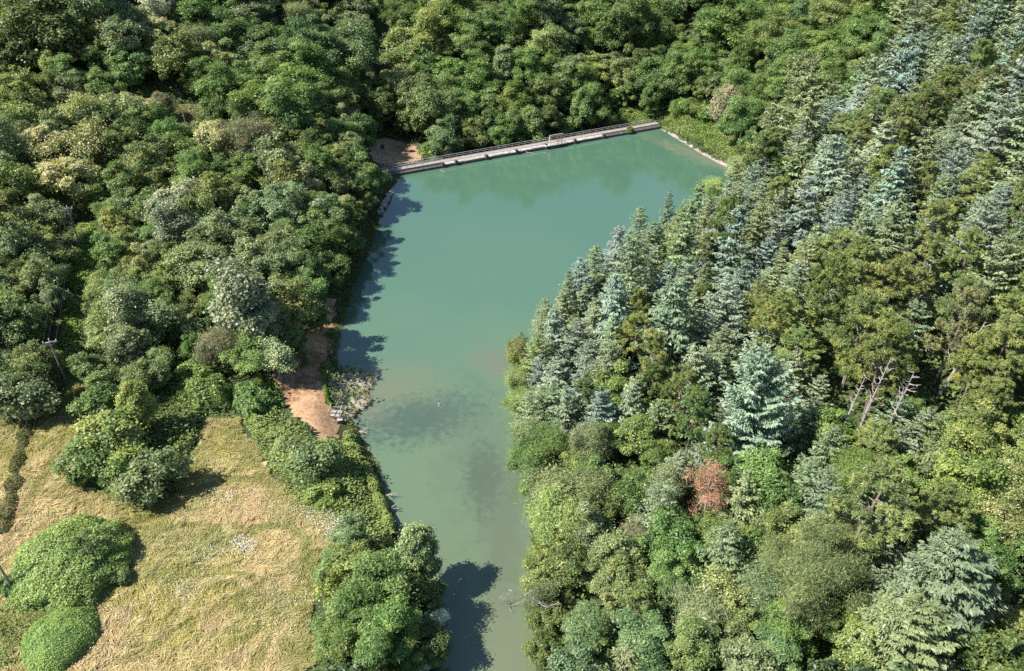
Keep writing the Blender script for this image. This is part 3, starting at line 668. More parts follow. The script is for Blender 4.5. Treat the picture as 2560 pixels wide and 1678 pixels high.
g = link('ground', mesh_np('ground', np.stack([gx, gy, gzv], -1).reshape(-1, 3), grid_faces(len(ax), len(ay)), ground_material(), smooth=True))
tag(g, 'wooded valley floor and slopes around the reservoir', 'ground', kind='structure')

def water_material():
    m, nt, out = new_mat('murky green water')
    tc = N(nt, 'ShaderNodeTexCoord'); sep = N(nt, 'ShaderNodeSeparateXYZ')
    nt.links.new(tc.outputs['Object'], sep.inputs[0])
    mr = N(nt, 'ShaderNodeMapRange', i_1=60.0, i_2=185.0)
    nt.links.new(sep.outputs[1], mr.inputs[0])
    nz = N(nt, 'ShaderNodeTexNoise', i_Scale=.035, i_Detail=3.0)
    nt.links.new(tc.outputs['Object'], nz.inputs['Vector'])
    ad = N(nt, 'ShaderNodeMath', operation='MULTIPLY_ADD', i_1=.5, i_2=-.25)
    nt.links.new(nz.outputs[0], ad.inputs[0])
    a2 = N(nt, 'ShaderNodeMath', operation='ADD'); nt.links.new(mr.outputs[0], a2.inputs[0]); nt.links.new(ad.outputs[0], a2.inputs[1])
    r = ramp(nt, [(0, (.112, .150, .086)), (.3, (.102, .163, .097)), (.55, (.077, .149, .099)), (1, (.063, .135, .090))])
    nt.links.new(a2.outputs[0], r.inputs[0])
    col = r.outputs[0]
    def patch(col, cx, cy, rx, ry, rot, c, soft, nscale, amt):
        mp = N(nt, 'ShaderNodeMapping', vector_type='TEXTURE'); mp.inputs[1].default_value = (cx, cy, 0); mp.inputs[2].default_value = (0, 0, rot); mp.inputs[3].default_value = (rx, ry, 1)
        nt.links.new(tc.outputs['Object'], mp.inputs[0])
        ln = N(nt, 'ShaderNodeVectorMath', operation='LENGTH'); nt.links.new(mp.outputs[0], ln.inputs[0])
        n2 = N(nt, 'ShaderNodeTexNoise', i_Scale=nscale, i_Detail=6.0, i_Roughness=.7); nt.links.new(tc.outputs['Object'], n2.inputs['Vector'])
        s = N(nt, 'ShaderNodeMath', operation='MULTIPLY_ADD', i_1=3.6, i_2=-1.8); nt.links.new(n2.outputs[0], s.inputs[0])
        s2 = N(nt, 'ShaderNodeMath', operation='ADD'); nt.links.new(ln.outputs['Value'], s2.inputs[0]); nt.links.new(s.outputs[0], s2.inputs[1])
        f = N(nt, 'ShaderNodeMapRange', interpolation_type='SMOOTHSTEP', i_1=1.0 + soft, i_2=1.0 - soft, i_3=0.0, i_4=amt); nt.links.new(s2.outputs[0], f.inputs[0])
        mx = N(nt, 'ShaderNodeMix', data_type='RGBA'); nt.links.new(f.outputs[0], mx.inputs[0]); nt.links.new(col, mx.inputs[6]); mx.inputs[7].default_value = (*c, 1)
        return mx.outputs[2]
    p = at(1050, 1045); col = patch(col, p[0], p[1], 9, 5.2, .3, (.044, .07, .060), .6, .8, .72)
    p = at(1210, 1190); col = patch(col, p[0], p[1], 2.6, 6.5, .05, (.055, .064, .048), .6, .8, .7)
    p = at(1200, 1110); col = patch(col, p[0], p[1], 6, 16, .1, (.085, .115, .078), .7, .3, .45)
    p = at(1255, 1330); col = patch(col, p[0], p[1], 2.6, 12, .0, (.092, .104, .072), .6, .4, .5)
    p = at(955, 975); col = patch(col, p[0], p[1], 9.0, 6, .5, (.145, .138, .088), .7, .25, .5)
    p = at(1245, 905); col = patch(col, p[0], p[1], 5, 4.5, .6, (.145, .135, .09), .7, .25, .5)
    p = at(1250, 1640); col = patch(col, p[0], p[1], 6, 7, .0, (.14, .145, .085), .8, .3, .45)
    p = at(1752, 392); col = patch(col, p[0], p[1], 3.2, 19, math.radians(36), (.16, .17, .115), .8, .5, .7)  # reflection along the far right shore, painted into the water colour
    b = N(nt, 'ShaderNodeBsdfPrincipled', i_Roughness=.06, i_IOR=1.65)
    b.inputs['Specular IOR Level'].default_value = .5
    nt.links.new(col, b.inputs['Base Color'])
    w = N(nt, 'ShaderNodeTexNoise', i_Scale=1.6, i_Detail=3.0); nt.links.new(tc.outputs['Object'], w.inputs['Vector'])
    bp = N(nt, 'ShaderNodeBump', i_Strength=.035, i_Distance=.2); nt.links.new(w.outputs[0], bp.inputs['Height']); nt.links.new(bp.outputs[0], b.inputs['Normal'])
    nt.links.new(b.outputs[0], out.inputs[0])
    return m
def sheet(name, poly, zfun, mat, step, lift, jag=0.0):
    """a draped grid cut to a polygon (ragged edge)"""
    x0, y0 = poly.min(0) - 1; x1, y1 = poly.max(0) + 1
    X, Y = np.meshgrid(np.arange(x0, x1 + step, step), np.arange(y0, y1 + step, step))
    d = sdist(X, Y, poly) + (vnoise(X, Y, 1.1, 9) - .5) * jag + (vnoise(X, Y, 3.5, 4) - .5) * jag
    F = grid_faces(X.shape[1], X.shape[0])
    dm = d.ravel()
    F = F[(dm[F] < 0).all(1)]
    V = np.stack([X, Y, zfun(X, Y) + lift], -1).reshape(-1, 3)
    us, inv = np.unique(F, return_inverse=True)
    return link(name, mesh_np(name, V[us], inv.reshape(F.shape), mat, smooth=True))
bm = bmesh.new()
ctr = LAKE.mean(0)
n_l = len(L_SHORE); WP = []
for i, p in enumerate(LAKE):
    if i in (n_l, n_l + 1): WP.append(p + DN * .6 + (DU * -1.5 if i == n_l else DU * 1.5)); continue
    a, b_ = LAKE[i - 1], LAKE[(i + 1) % len(LAKE)]
    t_ = (b_ - a) / np.hypot(*(b_ - a)); WP.append(p + np.array([-t_[1], t_[0]]) * 1.2)
f = bm.faces.new([bm.verts.new((p[0], p[1], 0)) for p in WP]); bmesh.ops.triangulate(bm, faces=[f]); bmesh.ops.recalc_face_normals(bm, faces=bm.faces)
for f in bm.faces:
    if f.normal.z < 0: f.normal_flip()
me = bpy.data.meshes.new('lake_water'); bm.to_mesh(me); bm.free(); me.materials.append(water_material())
tag(link('lake_water', me), 'opaque green-teal reservoir water with dark weed patches near the shallow end', 'water', kind='structure')

# ------------------------------------------------------------------ ground cover, meadow, track
def col_mat(name, trans=.2, rough=.9):
    m, nt, out = new_mat(name)
    a = N(nt, 'ShaderNodeAttribute', attribute_name='col')
    d = N(nt, 'ShaderNodeBsdfDiffuse'); t = N(nt, 'ShaderNodeBsdfTranslucent'); x = N(nt, 'ShaderNodeMixShader', i_0=trans)
    for b in (d, t): nt.links.new(a.outputs['Color'], b.inputs[0])
    nt.links.new(d.outputs[0], x.inputs[1]); nt.links.new(t.outputs[0], x.inputs[2]); nt.links.new(x.outputs[0], out.inputs[0])
    return m
M_COVER = col_mat('cover leaf', .25); M_GRASS = col_mat('grass blade', .3)
def blades(name, P, Nn, T, L, W, C, mat):
    V, F = quads(P, unit(Nn), unit(T), L, W)
    me = mesh_np(name, V, F, mat)
    a = me.attributes.new('col', 'FLOAT_COLOR', 'FACE')
    a.data.foreach_set('color', np.concatenate([np.clip(C, 0, 1), np.ones((len(C), 1))], 1).astype(np.float32).ravel())
    return link(name, me)
def sample_poly(poly, n, r, jag=1.2):
    lo, hi = poly.min(0), poly.max(0)
    m = int(n * np.prod(hi - lo))
    X, Y = r.uniform(lo[0], hi[0], m), r.uniform(lo[1], hi[1], m)
    d = sdist(X, Y, poly) + (vnoise(X, Y, 2.0, 5) - .5) * jag
    k = d < 0
    return X[k], Y[k], d[k]
def mixc(c, w):
    w = np.clip(w, 0, 1)[:, None]
    return np.array(c[0]) * (1 - w) + np.array(c[1]) * w
def cover(name, poly, dens, leaf, hum, cols, label, cat='ground cover', seed=1, taper=1.5, nsc=2.2):
    r = np.random.default_rng(seed)
    X, Y, d = sample_poly(poly, dens, r)
    h = hum * (.25 + .9 * vnoise(X, Y, nsc, 2) + .35 * vnoise(X, Y, .9, 7)) * sst(0, taper, -d)
    Z = hz(X, Y) + h * r.uniform(.55, 1.05, len(X)) + .05
    e = .4
    gxx = (vnoise(X + e, Y, nsc, 2) - vnoise(X - e, Y, nsc, 2)) * hum / e * .6; gyy = (vnoise(X, Y + e, nsc, 2) - vnoise(X, Y - e, nsc, 2)) * hum / e * .6
    Nn = np.stack([-gxx, -gyy, np.ones_like(X)], 1) + r.normal(size=(len(X), 3)) * .42
    L = leaf * r.uniform(.6, 1.5, len(X))
    C = mixc(cols, vnoise(X, Y, 3.1, 8) * .8 + r.normal(size=len(X)) * .16 + .1) * r.uniform(.8, 1.2, (len(X), 1))
    o = blades(name, np.stack([X, Y, Z], 1), Nn, rdir(r, len(X)), L, L * .65, C, M_COVER)
    return tag(o, label, cat, kind='stuff')
BRIGHT = ((.18, .27, .06), (.32, .40, .12))
cover('vine_cover', VINE_R, 34, .34, 1.1, BRIGHT, 'bright green vines covering the bank above the gravel shore')
cover('vine_cover', VINE_D, 30, .36, 1.3, BRIGHT, 'bright green vines heaped behind the right end of the dam')
cover('vine_cover', VERGE, 38, .30, 1.3, ((.20, .28, .08), (.34, .40, .14)), 'light green brambles and weeds between the meadow and the lake')
cover('vine_cover', CORR, 20, .36, .9, ((.15, .25, .05), (.28, .38, .09)), 'bright green brush in the clearing under the power line')
cover('weed_cover', CLEAR1, 20, .34, .5, ((.15, .22, .05), (.30, .36, .11)), 'pale green grass in the small woodland clearing')
cover('weed_cover', CLEAR2, 20, .34, .6, ((.22, .23, .08), (.40, .36, .17)), 'straw-coloured grass beside the feathery green canopy')

SKIRT = gpoly([(-30, 1560), (15, 1470), (40, 1400), (110, 1330), (220, 1318), (300, 1390), (325, 1450), (285, 1505), (245, 1570), (140, 1660), (20, 1700), (-40, 1700)])
cover('weed_cover', SKIRT, 34, .26, .75, ((.15, .21, .068), (.27, .33, .125)), 'light green creepers spreading around the bramble domes in the meadow', nsc=1.5)
NOTCH = gpoly([(330, 965), (470, 960), (600, 1050), (520, 1045), (485, 1130), (430, 1250), (310, 1258), (215, 1212), (205, 1110), (225, 1000)])
STRIP = gpoly([(640, 960), (685, 940), (705, 990), (728, 1054), (765, 1062), (800, 1110), (855, 1100), (870, 1112), (760, 1116), (690, 1068), (640, 1040), (600, 1050)])
cover('weed_cover', NOTCH, 24, .34, 1.2, ((.13, .19, .06), (.24, .30, .10)), 'tall green weeds under the thicket at the top of the meadow')
cover('weed_cover', STRIP, 30, .32, 1.1, ((.16, .23, .07), (.28, .34, .12)), 'leafy green weeds bordering the orange-brown dirt track')
def undergrowth():
    r = np.random.default_rng(21); n = 420000
    X, Y = r.uniform(-150, 165, n), r.uniform(40, 300, n)
    k = np.ones(n, bool)
    for p, m in CLEARINGS: k &= sdist(X, Y, p) > max(m, .6) * .6
    rel = np.stack([X - PA[0], Y - PA[1]], 1); s_, n_ = rel @ DU, rel @ DN
    k &= ~((s_ > -8) & (s_ < DAM_L) & (n_ > -3) & (n_ < 3.6))
    u, v, f = proj(X, Y, hz(X, Y)); k &= (u > -150) & (u < 2710) & (v > -150) & (v < 1800)
    X, Y = X[k], Y[k]; n = len(X)
    Z = hz(X, Y) + (vnoise(X, Y, 3.0, 6) ** 1.5 * 4.2 + .1) * r.uniform(.2, 1, n)
    C = mixc(((.08, .125, .04), (.17, .23, .08)), vnoise(X, Y, 7, 8) + r.normal(size=n) * .2) * r.uniform(.75, 1.25, (n, 1))
    L = .62 * r.uniform(.5, 1.5, n)
    o = blades('undergrowth', np.stack([X, Y, Z], 1), np.array([0, 0, 1.]) + r.normal(size=(n, 3)) * .6, rdir(r, n), L, L * .6, C, M_COVER)
    tag(o, 'low green undergrowth between the trunks on the forest floor', 'undergrowth', kind='stuff')
undergrowth()

def noise_ground(name, cols, scale, bump=.5, detail=8.0):
    m, nt, out = new_mat(name)
    tc = N(nt, 'ShaderNodeTexCoord')
    n1 = N(nt, 'ShaderNodeTexNoise', i_Scale=scale, i_Detail=detail, i_Roughness=.72, i_Distortion=.6); n2 = N(nt, 'ShaderNodeTexNoise', i_Scale=scale * .12, i_Detail=4.0)
    for q in (n1, n2): nt.links.new(tc.outputs['Object'], q.inputs['Vector'])
    mm = N(nt, 'ShaderNodeMix', data_type='FLOAT', i_0=.45); nt.links.new(n1.outputs[0], mm.inputs[2]); nt.links.new(n2.outputs[0], mm.inputs[3])
    k = len(cols); r = ramp(nt, [(.41 + .18 * i / (k - 1), c) for i, c in enumerate(cols)])
    nt.links.new(mm.outputs[0], r.inputs[0])
    b = N(nt, 'ShaderNodeBsdfPrincipled', i_Roughness=.95)
    bp = N(nt, 'ShaderNodeBump', i_Strength=bump, i_Distance=.25); nt.links.new(n1.outputs[0], bp.inputs['Height']); nt.links.new(bp.outputs[0], b.inputs['Normal'])
    nt.links.new(r.outputs[0], b.inputs['Base Color']); nt.links.new(b.outputs[0], out.inputs[0])
    return m
tag(sheet('meadow', FIELD, hz, noise_ground('dry meadow', [(.20, .19, .06), (.36, .28, .10), (.48, .37, .17), (.42, .33, .13)], .8), .9, .05, 1.5), 'sloping meadow of dry straw-coloured grass', 'meadow', kind='structure')
tag(sheet('dirt_track', ROAD, hz, noise_ground('orange dirt', [(.20, .11, .055), (.38, .22, .115), (.50, .32, .19), (.36, .20, .10)], 1.1, .8), .5, .06, .9), 'orange-brown dirt track along the left bank', 'track', kind='structure')
tag(sheet('bare_earth', SANDP, hz, noise_ground('red earth', [(.25, .15, .10), (.38, .25, .16), (.46, .32, .21)], .9, .5), .7, .05, 1.0), 'bare reddish earth slope at the left end of the dam', 'earth', kind='structure')
MUD = gpoly([(822, 940), (850, 932), (905, 930), (942, 938), (944, 955), (912, 985), (932, 1000), (925, 1016), (895, 1032), (886, 1055), (850, 1045), (828, 1000)])
tag(sheet('mud_bank', MUD, hz, noise_ground('pale mud', [(.26, .21, .17), (.41, .35, .29), (.50, .44, .38)], 1.8, .5), .4, .04, .8), 'pale grey mud spit under the reeds', 'mud bank', kind='structure')
gpts = [at(*p) for p in [(1640, 327), (1662, 331), (1700, 355), (1745, 383), (1800, 413), (1840, 431)]]
GRAV = np.array(gpts + [p + np.array([.8, 2.0]) for p in gpts[::-1]])
tag(sheet('gravel_shore', GRAV, hz, noise_ground('pale gravel', [(.18, .15, .12), (.27, .23, .19), (.35, .31, .27)], 2.5, .6), .4, .05, .9), 'narrow pale gravel shore at the far right of the lake', 'shore', kind='structure')

def meadow_grass():
    r = np.random.default_rng(4)
    X, Y, d = sample_poly(FIELD, 85, r, 2.0)
    n = len(X)
    a = vnoise(X, Y, 3.2, 11) * 6.28 * 1.6 + vnoise(X, Y, 14, 12) * 3
    lean = .35 + .9 * vnoise(X, Y, 1.6, 13)
    T = np.stack([np.cos(a) * lean, np.sin(a) * lean, np.full(n, .55)], 1) + r.normal(size=(n, 3)) * .22
    hgt = .2 + .75 * vnoise(X, Y, 2.0, 14) * vnoise(X, Y, .7, 15) + .12
    L = hgt * r.uniform(.7, 1.5, n) + .15
    Z = hz(X, Y) + .06 + unit(T)[:, 2] * L * .45
    g = vnoise(X, Y, 11, 16) * .55 + vnoise(X, Y, 3.0, 17) * .4 + vnoise(X, Y, 1.1, 27) * .25
    C = mixc(((.56, .455, .225), (.46, .41, .15)), sst(.3, .7, vnoise(X, Y, 6, 18)))
    C = C * (1 - sst(.52, .74, g)[:, None] * .8) + np.array([.29, .31, .11]) * (sst(.52, .74, g)[:, None] * .8)
    wx = (vnoise(X, Y, 5, 35) - .5) * 9; wy = (vnoise(X, Y, 6, 36) - .5) * 9; ua = (X + wx) * .8 + (Y + wy) * .6; va = -(X + wx) * .6 + (Y + wy) * .8
    st = sst(.45, .8, vnoise(ua / 2.6, va / .55, 1.0, 31))[:, None] * .42
    C = C * (1 - st) + np.array([.70, .58, .36]) * st
    sg_ = sst(.55, .8, vnoise(ua / 1.6, va / .5, 1.0, 33))[:, None] * .55
    C = C * (1 - sg_) + np.array([.22, .225, .075]) * sg_
    pk = sst(.66, .8, vnoise(X, Y, 5, 19))[:, None] * .5
    C = C * (1 - pk) + np.array([.64, .46, .29]) * pk
    edge = sst(-4.0, .5, d + 1.5 * vnoise(X, Y, 3, 23))[:, None] * .55
    C = C * (1 - edge) + np.array([.22, .24, .07]) * edge
    for pl, cc, wd in (([(330, 1258), (420, 1245), (540, 1215), (600, 1200), (650, 1205)], (.23, .24, .08), 1.0), ([(612, 1352), (640, 1330), (680, 1318), (735, 1325), (765, 1350), (770, 1410)], (.20, .24, .07), 1.0), ([(310, 1655), (360, 1640), (430, 1590), (520, 1540), (650, 1470)], (.24, .24, .08), .9), ([(185, 1060), (120, 1180), (60, 1290)], (.25, .24, .08), 1.2)):
        w = gpoly(pl); dm = np.full(n, 99.)
        for i in range(len(w) - 1):
            e = w[i + 1] - w[i]; t = np.clip(((X - w[i, 0]) * e[0] + (Y - w[i, 1]) * e[1]) / (e @ e), 0, 1)
            dm = np.minimum(dm, np.hypot(X - w[i, 0] - t * e[0], Y - w[i, 1] - t * e[1]))
        k = sst(wd, .3, dm)[:, None] * .75 if False else (1 - sst(.3, wd, dm))[:, None] * .75
        C = C * (1 - k) + np.array(cc) * k
        L = L * (1 - .5 * k[:, 0])
    C = C * r.uniform(.72, 1.22, (n, 1))
    o = blades('meadow_grass', np.stack([X, Y, Z], 1), np.cross(T, rdir(r, n)) * .5 + np.array([-.25, -.1, 1.2]), T, L, .035 + .065 * r.random(n), C, M_GRASS)
    tag(o, 'tousled dry golden grass with green streaks filling the meadow', 'grass', kind='stuff')
    P = []
    for u, v, rad, m in ((610, 1368, 1.5, 420), (525, 1390, 3.2, 300), (838, 1322, 2.6, 650), (572, 1250, 2.2, 180), (775, 1275, 3.0, 320), (465, 1480, 2.4, 160), (720, 1490, 4.0, 160), (690, 1570, 3.5, 140), (300, 1550, 3.0, 160), (245, 1650, 3.0, 120), (85, 1310, 1.2, 60)):
        c = ground_at(u, v); q = r.normal(size=(m, 2)) * rad * .55 * np.array([1.2, .8]); P.append(c[:2] + q)
    P = np.concatenate(P); P = P[sdist(P[:, 0], P[:, 1], FIELD) < 1]; m = len(P)
    L = .11 * r.uniform(.6, 1.4, m)
    o = blades('white_flowers', np.stack([P[:, 0], P[:, 1], hz(P[:, 0], P[:, 1]) + r.uniform(.35, .75, m)], 1), np.array([0, 0, 1.]) + r.normal(size=(m, 3)) * .3, rdir(r, m), L, L, np.tile((.72, .72, .66), (m, 1)), M_GRASS)
    tag(o, 'patches of small white flowers dotted through the meadow', 'flowers', kind='stuff')
meadow_grass()
def reeds():
    r = np.random.default_rng(8)
    X, Y, d = sample_poly(MUD, 60, r, .8)
    w = r.random(len(X)) < (.02 + .22 * sst(-1.1, -.1, d) + .08 * (vnoise(X, Y, 1.5, 3) > .62)); X, Y = X[w], Y[w]
    n = len(X); T = np.array([0, 0, 1.]) + r.normal(size=(n, 3)) * np.array([.35, .35, .1])
    L = r.uniform(.5, 1.7, n)
    C = mixc(((.62, .52, .33), (.34, .35, .13)), (vnoise(X, Y, 1.8, 4) * 1.3 - .3) + r.normal(size=n) * .25)
    o = blades('reeds', np.stack([X, Y, np.maximum(hz(X, Y), 0) + L * .42], 1), rdir(r, n), T, L, np.full(n, .085), C, M_GRASS)
    tag(o, 'pale dry reeds standing on the mud spit by the water', 'reeds', kind='stuff')
    bank = np.array([at(*p) for p in L_SHORE[1:]]); P = []
    for i in range(len(bank) - 1):
        e = bank[i + 1] - bank[i]; L_ = np.hypot(*e); nn = np.array([e[1], -e[0]]) / L_
        m = int(L_ * 26); t = r.random((m, 1)); P.append(bank[i] + e * t - nn * r.uniform(-.25, 1.5, (m, 1)))
    P = np.concatenate(P); P = P[sdist(P[:, 0], P[:, 1], MUD) > .6]; n = len(P); T = np.array([.25, 0, .8]) + r.normal(size=(n, 3)) * .4; L = r.uniform(.4, 1.1, n)
    C = mixc(((.13, .17, .045), (.30, .25, .12)), vnoise(P[:, 0], P[:, 1], 3, 5) * 1.1 + r.normal(size=n) * .2)
    o = blades('bank_weeds', np.stack([P[:, 0], P[:, 1], np.maximum(hz(P[:, 0], P[:, 1]), 0) + L * .3], 1), rdir(r, n), T, L, np.full(n, .13), C, M_GRASS)
    tag(o, 'fringe of weeds along the left water edge', 'weeds', kind='stuff')
reeds()

# hedges: leafy ridges following a line
def ridge(name, pts, wd, hgt, dens, leaf, cols, label, cat, seed):
    r = np.random.default_rng(seed); w = np.array([ground_at(*p)[:2] for p in pts]); P, D = [], []
    for i in range(len(w) - 1):
        e = w[i + 1] - w[i]; L_ = np.hypot(*e); nn = np.array([-e[1], e[0]]) / L_
        m = int(L_ * dens); t = r.random((m, 1)); ph = r.uniform(-.1, 3.24, m)
        p = w[i] + e * t; k = .3 + 1.1 * vnoise(p[:, 0], p[:, 1], 1.6, seed) + .4 * vnoise(p[:, 0], p[:, 1], .6, seed); k2 = k * r.uniform(.75, 1.05, m)
        x = p + nn * (np.cos(ph) * wd * k2)[:, None]
        P.append(np.concatenate([x, (hz(x[:, 0], x[:, 1]) + np.maximum(np.sin(ph), 0) * hgt * k2)[:, None]], 1)); D.append(np.stack([nn[0] * np.cos(ph), nn[1] * np.cos(ph), np.sin(ph)], 1))
    P = np.concatenate(P); D = np.concatenate(D); n = len(P); L = leaf * r.uniform(.6, 1.5, n)
    C = mixc(cols, vnoise(P[:, 0], P[:, 1], 2, 9) + r.normal(size=n) * .18)
    return tag(blades(name, P, D + r.normal(size=(n, 3)) * .45, rdir(r, n), L, L * .65, C, M_COVER), label, cat, 'vine hedges and weed strips')
ridge('vine_hedge', [(870, 1090), (905, 1150), (935, 1215), (958, 1275), (985, 1345)], .95, 1.4, 800, .24, ((.17, .24, .07), (.30, .36, .12)), 'leafy green hedge running down the bank below the dirt track', 'hedge', 3)
ridge('vine_hedge', [(812, 935), (814, 975), (822, 1010), (832, 1020)], .35, .8, 420, .2, ((.12, .2, .04), (.28, .36, .08)), 'thin vine-covered fence line between dirt track and reed bed', 'hedge', 4)
ridge('weed_strip', [(75, 1040), (62, 1100), (45, 1160), (35, 1220), (18, 1290), (10, 1340)], .9, .8, 240, .24, ((.09, .11, .04), (.30, .30, .13)), 'dark ragged weed strip along the left edge of the meadow', 'weeds', 5)

# ------------------------------------------------------------------ dam
M_CONC = solid('weathered concrete', (.30, .26, .235), .9, .35, .8, bump=.4); M_DARKC = solid('wet dark concrete', (.095, .085, .08), .85, .45, 1.2, bump=.5)
M_PALE = solid('pale coping', (.47, .43, .395), .85, .4, 1.5, bump=.3); M_WALK = solid('walkway', (.27, .24, .21), .95, .25, .7, bump=.3)
M_RAIL = solid('galvanised rail', (.46, .45, .45), .5, .15, 3.0); M_RUST = solid('rusty steel', (.20, .12, .09), .8, .4, 3.0); M_WOOD = solid('grey boards', (.36, .32, .30), .9, .3, 3.0)
ZW = 1.35
def s_of(u, v=380):
    d = ray(u, v)       # where the pixel column meets the dam line
    k = (PA[0] * d[1] - PA[1] * d[0]) / (DU[1] * d[0] - DU[0] * d[1])
    return float(k)
dam = link('dam', None, None, (PA[0], PA[1], 0), math.atan2(DU[1], DU[0]))
tag(dam, 'long low concrete dam with railed walkway across the far end of the lake', 'dam')
S0, S1 = -7.0, DAM_L + .5
def extr(prof, a, b):
    m = MB(); k = len(prof)
    m.V = [(a, y, z) for y, z in prof] + [(b, y, z) for y, z in prof]
    m.F = [list(range(k))[::-1], list(range(k, 2 * k))] + [[i, (i + 1) % k, k + (i + 1) % k, k + i] for i in range(k)]
    return m
link('wall', extr([(0, -5), (0, .62), (.8, 1.1), (2.75, 1.1), (2.75, -5)], S0, S1).mesh('wall', M_DARKC), dam)
link('walkway', MB().box(((S0 + S1) / 2, 1.82, 1.22), (S1 - S0 - .1, 2.0, .26)).mesh('walkway', M_WALK, .03), dam)
rr_ = random.Random(3)
pil = [s_of(u) for u in (1106, 1140, 1217, 1292, 1366, 1437, 1507)]
for i in range(len(pil) - 1):       # pale sloping coping, broken along its edge
    a, b = pil[i] + .35, pil[i + 1] - .35; m = MB(); x = a
    while x < b - .3:
        e = min(b, x + rr_.uniform(.9, 2.6)); lo = rr_.uniform(.0, .22)
        p0, p1 = (lo, .66 + lo * .6), (.8, 1.14)
        m.V += [(x, p0[0], p0[1]), (e, p0[0] + rr_.uniform(-.05, .08), p0[1]), (e, p1[0], p1[1]), (x, p1[0], p1[1])]; m.V += [(q[0], q[1] - .02, q[2] + .12) for q in m.V[-4:]]
        n = len(m.V) - 8; m.F += [[n + 3, n + 2, n + 1, n], [n + 4, n + 5, n + 6, n + 7], [n, n + 1, n + 5, n + 4], [n + 1, n + 2, n + 6, n + 5], [n + 2, n + 3, n + 7, n + 6], [n + 3, n, n + 4, n + 7]]
        x = e + .02
    link('coping', m.mesh('coping', M_PALE), dam)
pm = MB().box((0, .32, .55), (.6, 1.0, 1.9)).mesh('pilaster', M_DARKC, .04)
for s in pil: link('pilaster', pm, dam, (s, 0, 0))
rail = link('railing', MB().tube([(S0, 2.68, ZW + 1.05), (S1 - 1, 2.68, ZW + 1.05)], .05).tube([(S0, 2.68, ZW + .55), (S1 - 1, 2.68, ZW + .55)], .04).mesh('railing', M_RAIL), dam)
post = MB().tube([(0, 0, 0), (0, 0, 1.08)], .05).mesh('post', M_RAIL)
for k in range(int((S1 - 1 - S0) / 2.2) + 1): link('post', post, rail, (S0 + .2 + k * 2.2, 2.68, ZW))
rail2 = link('railing', MB().tube([(S0, .92, ZW + 1.05), (pil[0], .92, ZW + 1.05)], .045).tube([(S0, .92, ZW + .55), (pil[0], .92, ZW + .55)], .035).mesh('railing', M_RAIL), dam)
for k in range(7): link('post', post, rail2, (S0 + .2 + k * 2.2, .92, ZW))
# sluice hoist frame
sg0, sg1 = s_of(1372), s_of(1402)
gp = PA + DU * ((sg0 + sg1) / 2)
gate = link('sluice_frame', None, None, (gp[0], gp[1], 0), math.atan2(DU[1], DU[0]))
tag(gate, 'open steel hoist frame standing over the sluice on the dam', 'sluice frame')
hw = (sg1 - sg0) / 2
link('platform', MB().box((0, .1, 1.0), (hw * 2 + 2.6, 1.5, .3)).mesh('platform', M_PALE, .04), gate)
for sx, mt in ((-1, M_RAIL), (.35, M_RUST), (1, M_RUST)):
    link('upright', MB().tube([(sx * hw, -.3, 1.15), (sx * hw + .55, .5, 3.7)], .13).mesh('upright', mt), gate)
    link('brace', MB().tube([(sx * hw + .1, 1.25, ZW), (sx * hw + .55, .5, 3.7)], .09).mesh('brace', mt), gate)
link('top_beam', MB().tube([(-hw + .3, .5, 3.7), (hw + .8, .5, 3.7)], .12).mesh('top_beam', M_RAIL), gate)
link('side_rail', MB().tube([(-hw - 2.2, 1.4, ZW + 1.1), (-hw, 1.4, ZW + 1.1)], .07).tube([(-hw - 2.2, 1.4, ZW), (-hw - 2.2, 1.4, ZW + 1.1)], .07).tube([(-hw - 1.1, 1.4, ZW), (-hw - 1.1, 1.4, ZW + 1.1)], .07).mesh('side_rail', M_PALE), gate)
link('gate_leaf', MB().box((0, -.12, -.2), (hw * 1.6, .16, 2.2)).mesh('gate_leaf', M_RUST), gate)

def sticks(name, u, v, z, lines, mat, label, cat, group=None):
    p = at(u, v, z); m = MB()
    for a, b, r_ in lines: m.tube([a, tuple((np.array(a) + np.array(b)) / 2 + np.array([.03, .04, .03])), b], [r_, r_ * .8, r_ * .5], 5)
    return tag(link(name, m.mesh(name, mat), None, (p[0], p[1], z)), label, cat, group)
DW = 'driftwood along the water'
sticks('driftwood', 1545, 337, .1, [((-1.2, -.5, 0), (1.2, .5, .9), .12), ((-1.0, .6, .1), (1.1, -.6, .5), .11), ((-.6, -.8, 0), (.2, .4, .4), .08)], M_DEAD, 'crossed pale driftwood poles at the right part of the dam', 'driftwood', DW)
sticks('driftwood', 1325, 384, .05, [((-1.2, .5, .25), (1.2, -.5, .1), .13)], M_DEAD, 'single pale log floating below the dam left of the sluice frame', 'driftwood', DW)
sticks('driftwood', 1106, 431, .05, [((-.5, .4, .6), (.3, -.4, .05), .12), ((.2, .3, .3), (.9, -.2, .1), .08)], M_DEAD, 'short driftwood stub at the left part of the dam', 'driftwood', DW)
sticks('driftwood', 1377, 384, .0, [((0, 0, -.2), (.1, .3, 1.2), .12), ((.5, 0, -.2), (.4, .3, .9), .09)], M_RUST, 'rusty stakes in the water beneath the sluice frame', 'stakes', DW)
sticks('floating_branch', 1097, 1014, .05, [((0, -.4, 0), (.05, .1, .12), .05), ((.05, .1, .12), (-.3, .45, .3), .04), ((.05, .1, .12), (.25, .5, .25), .04)], M_PALE, 'forked pale branch sticking out above the weed patch', 'branch', DW)
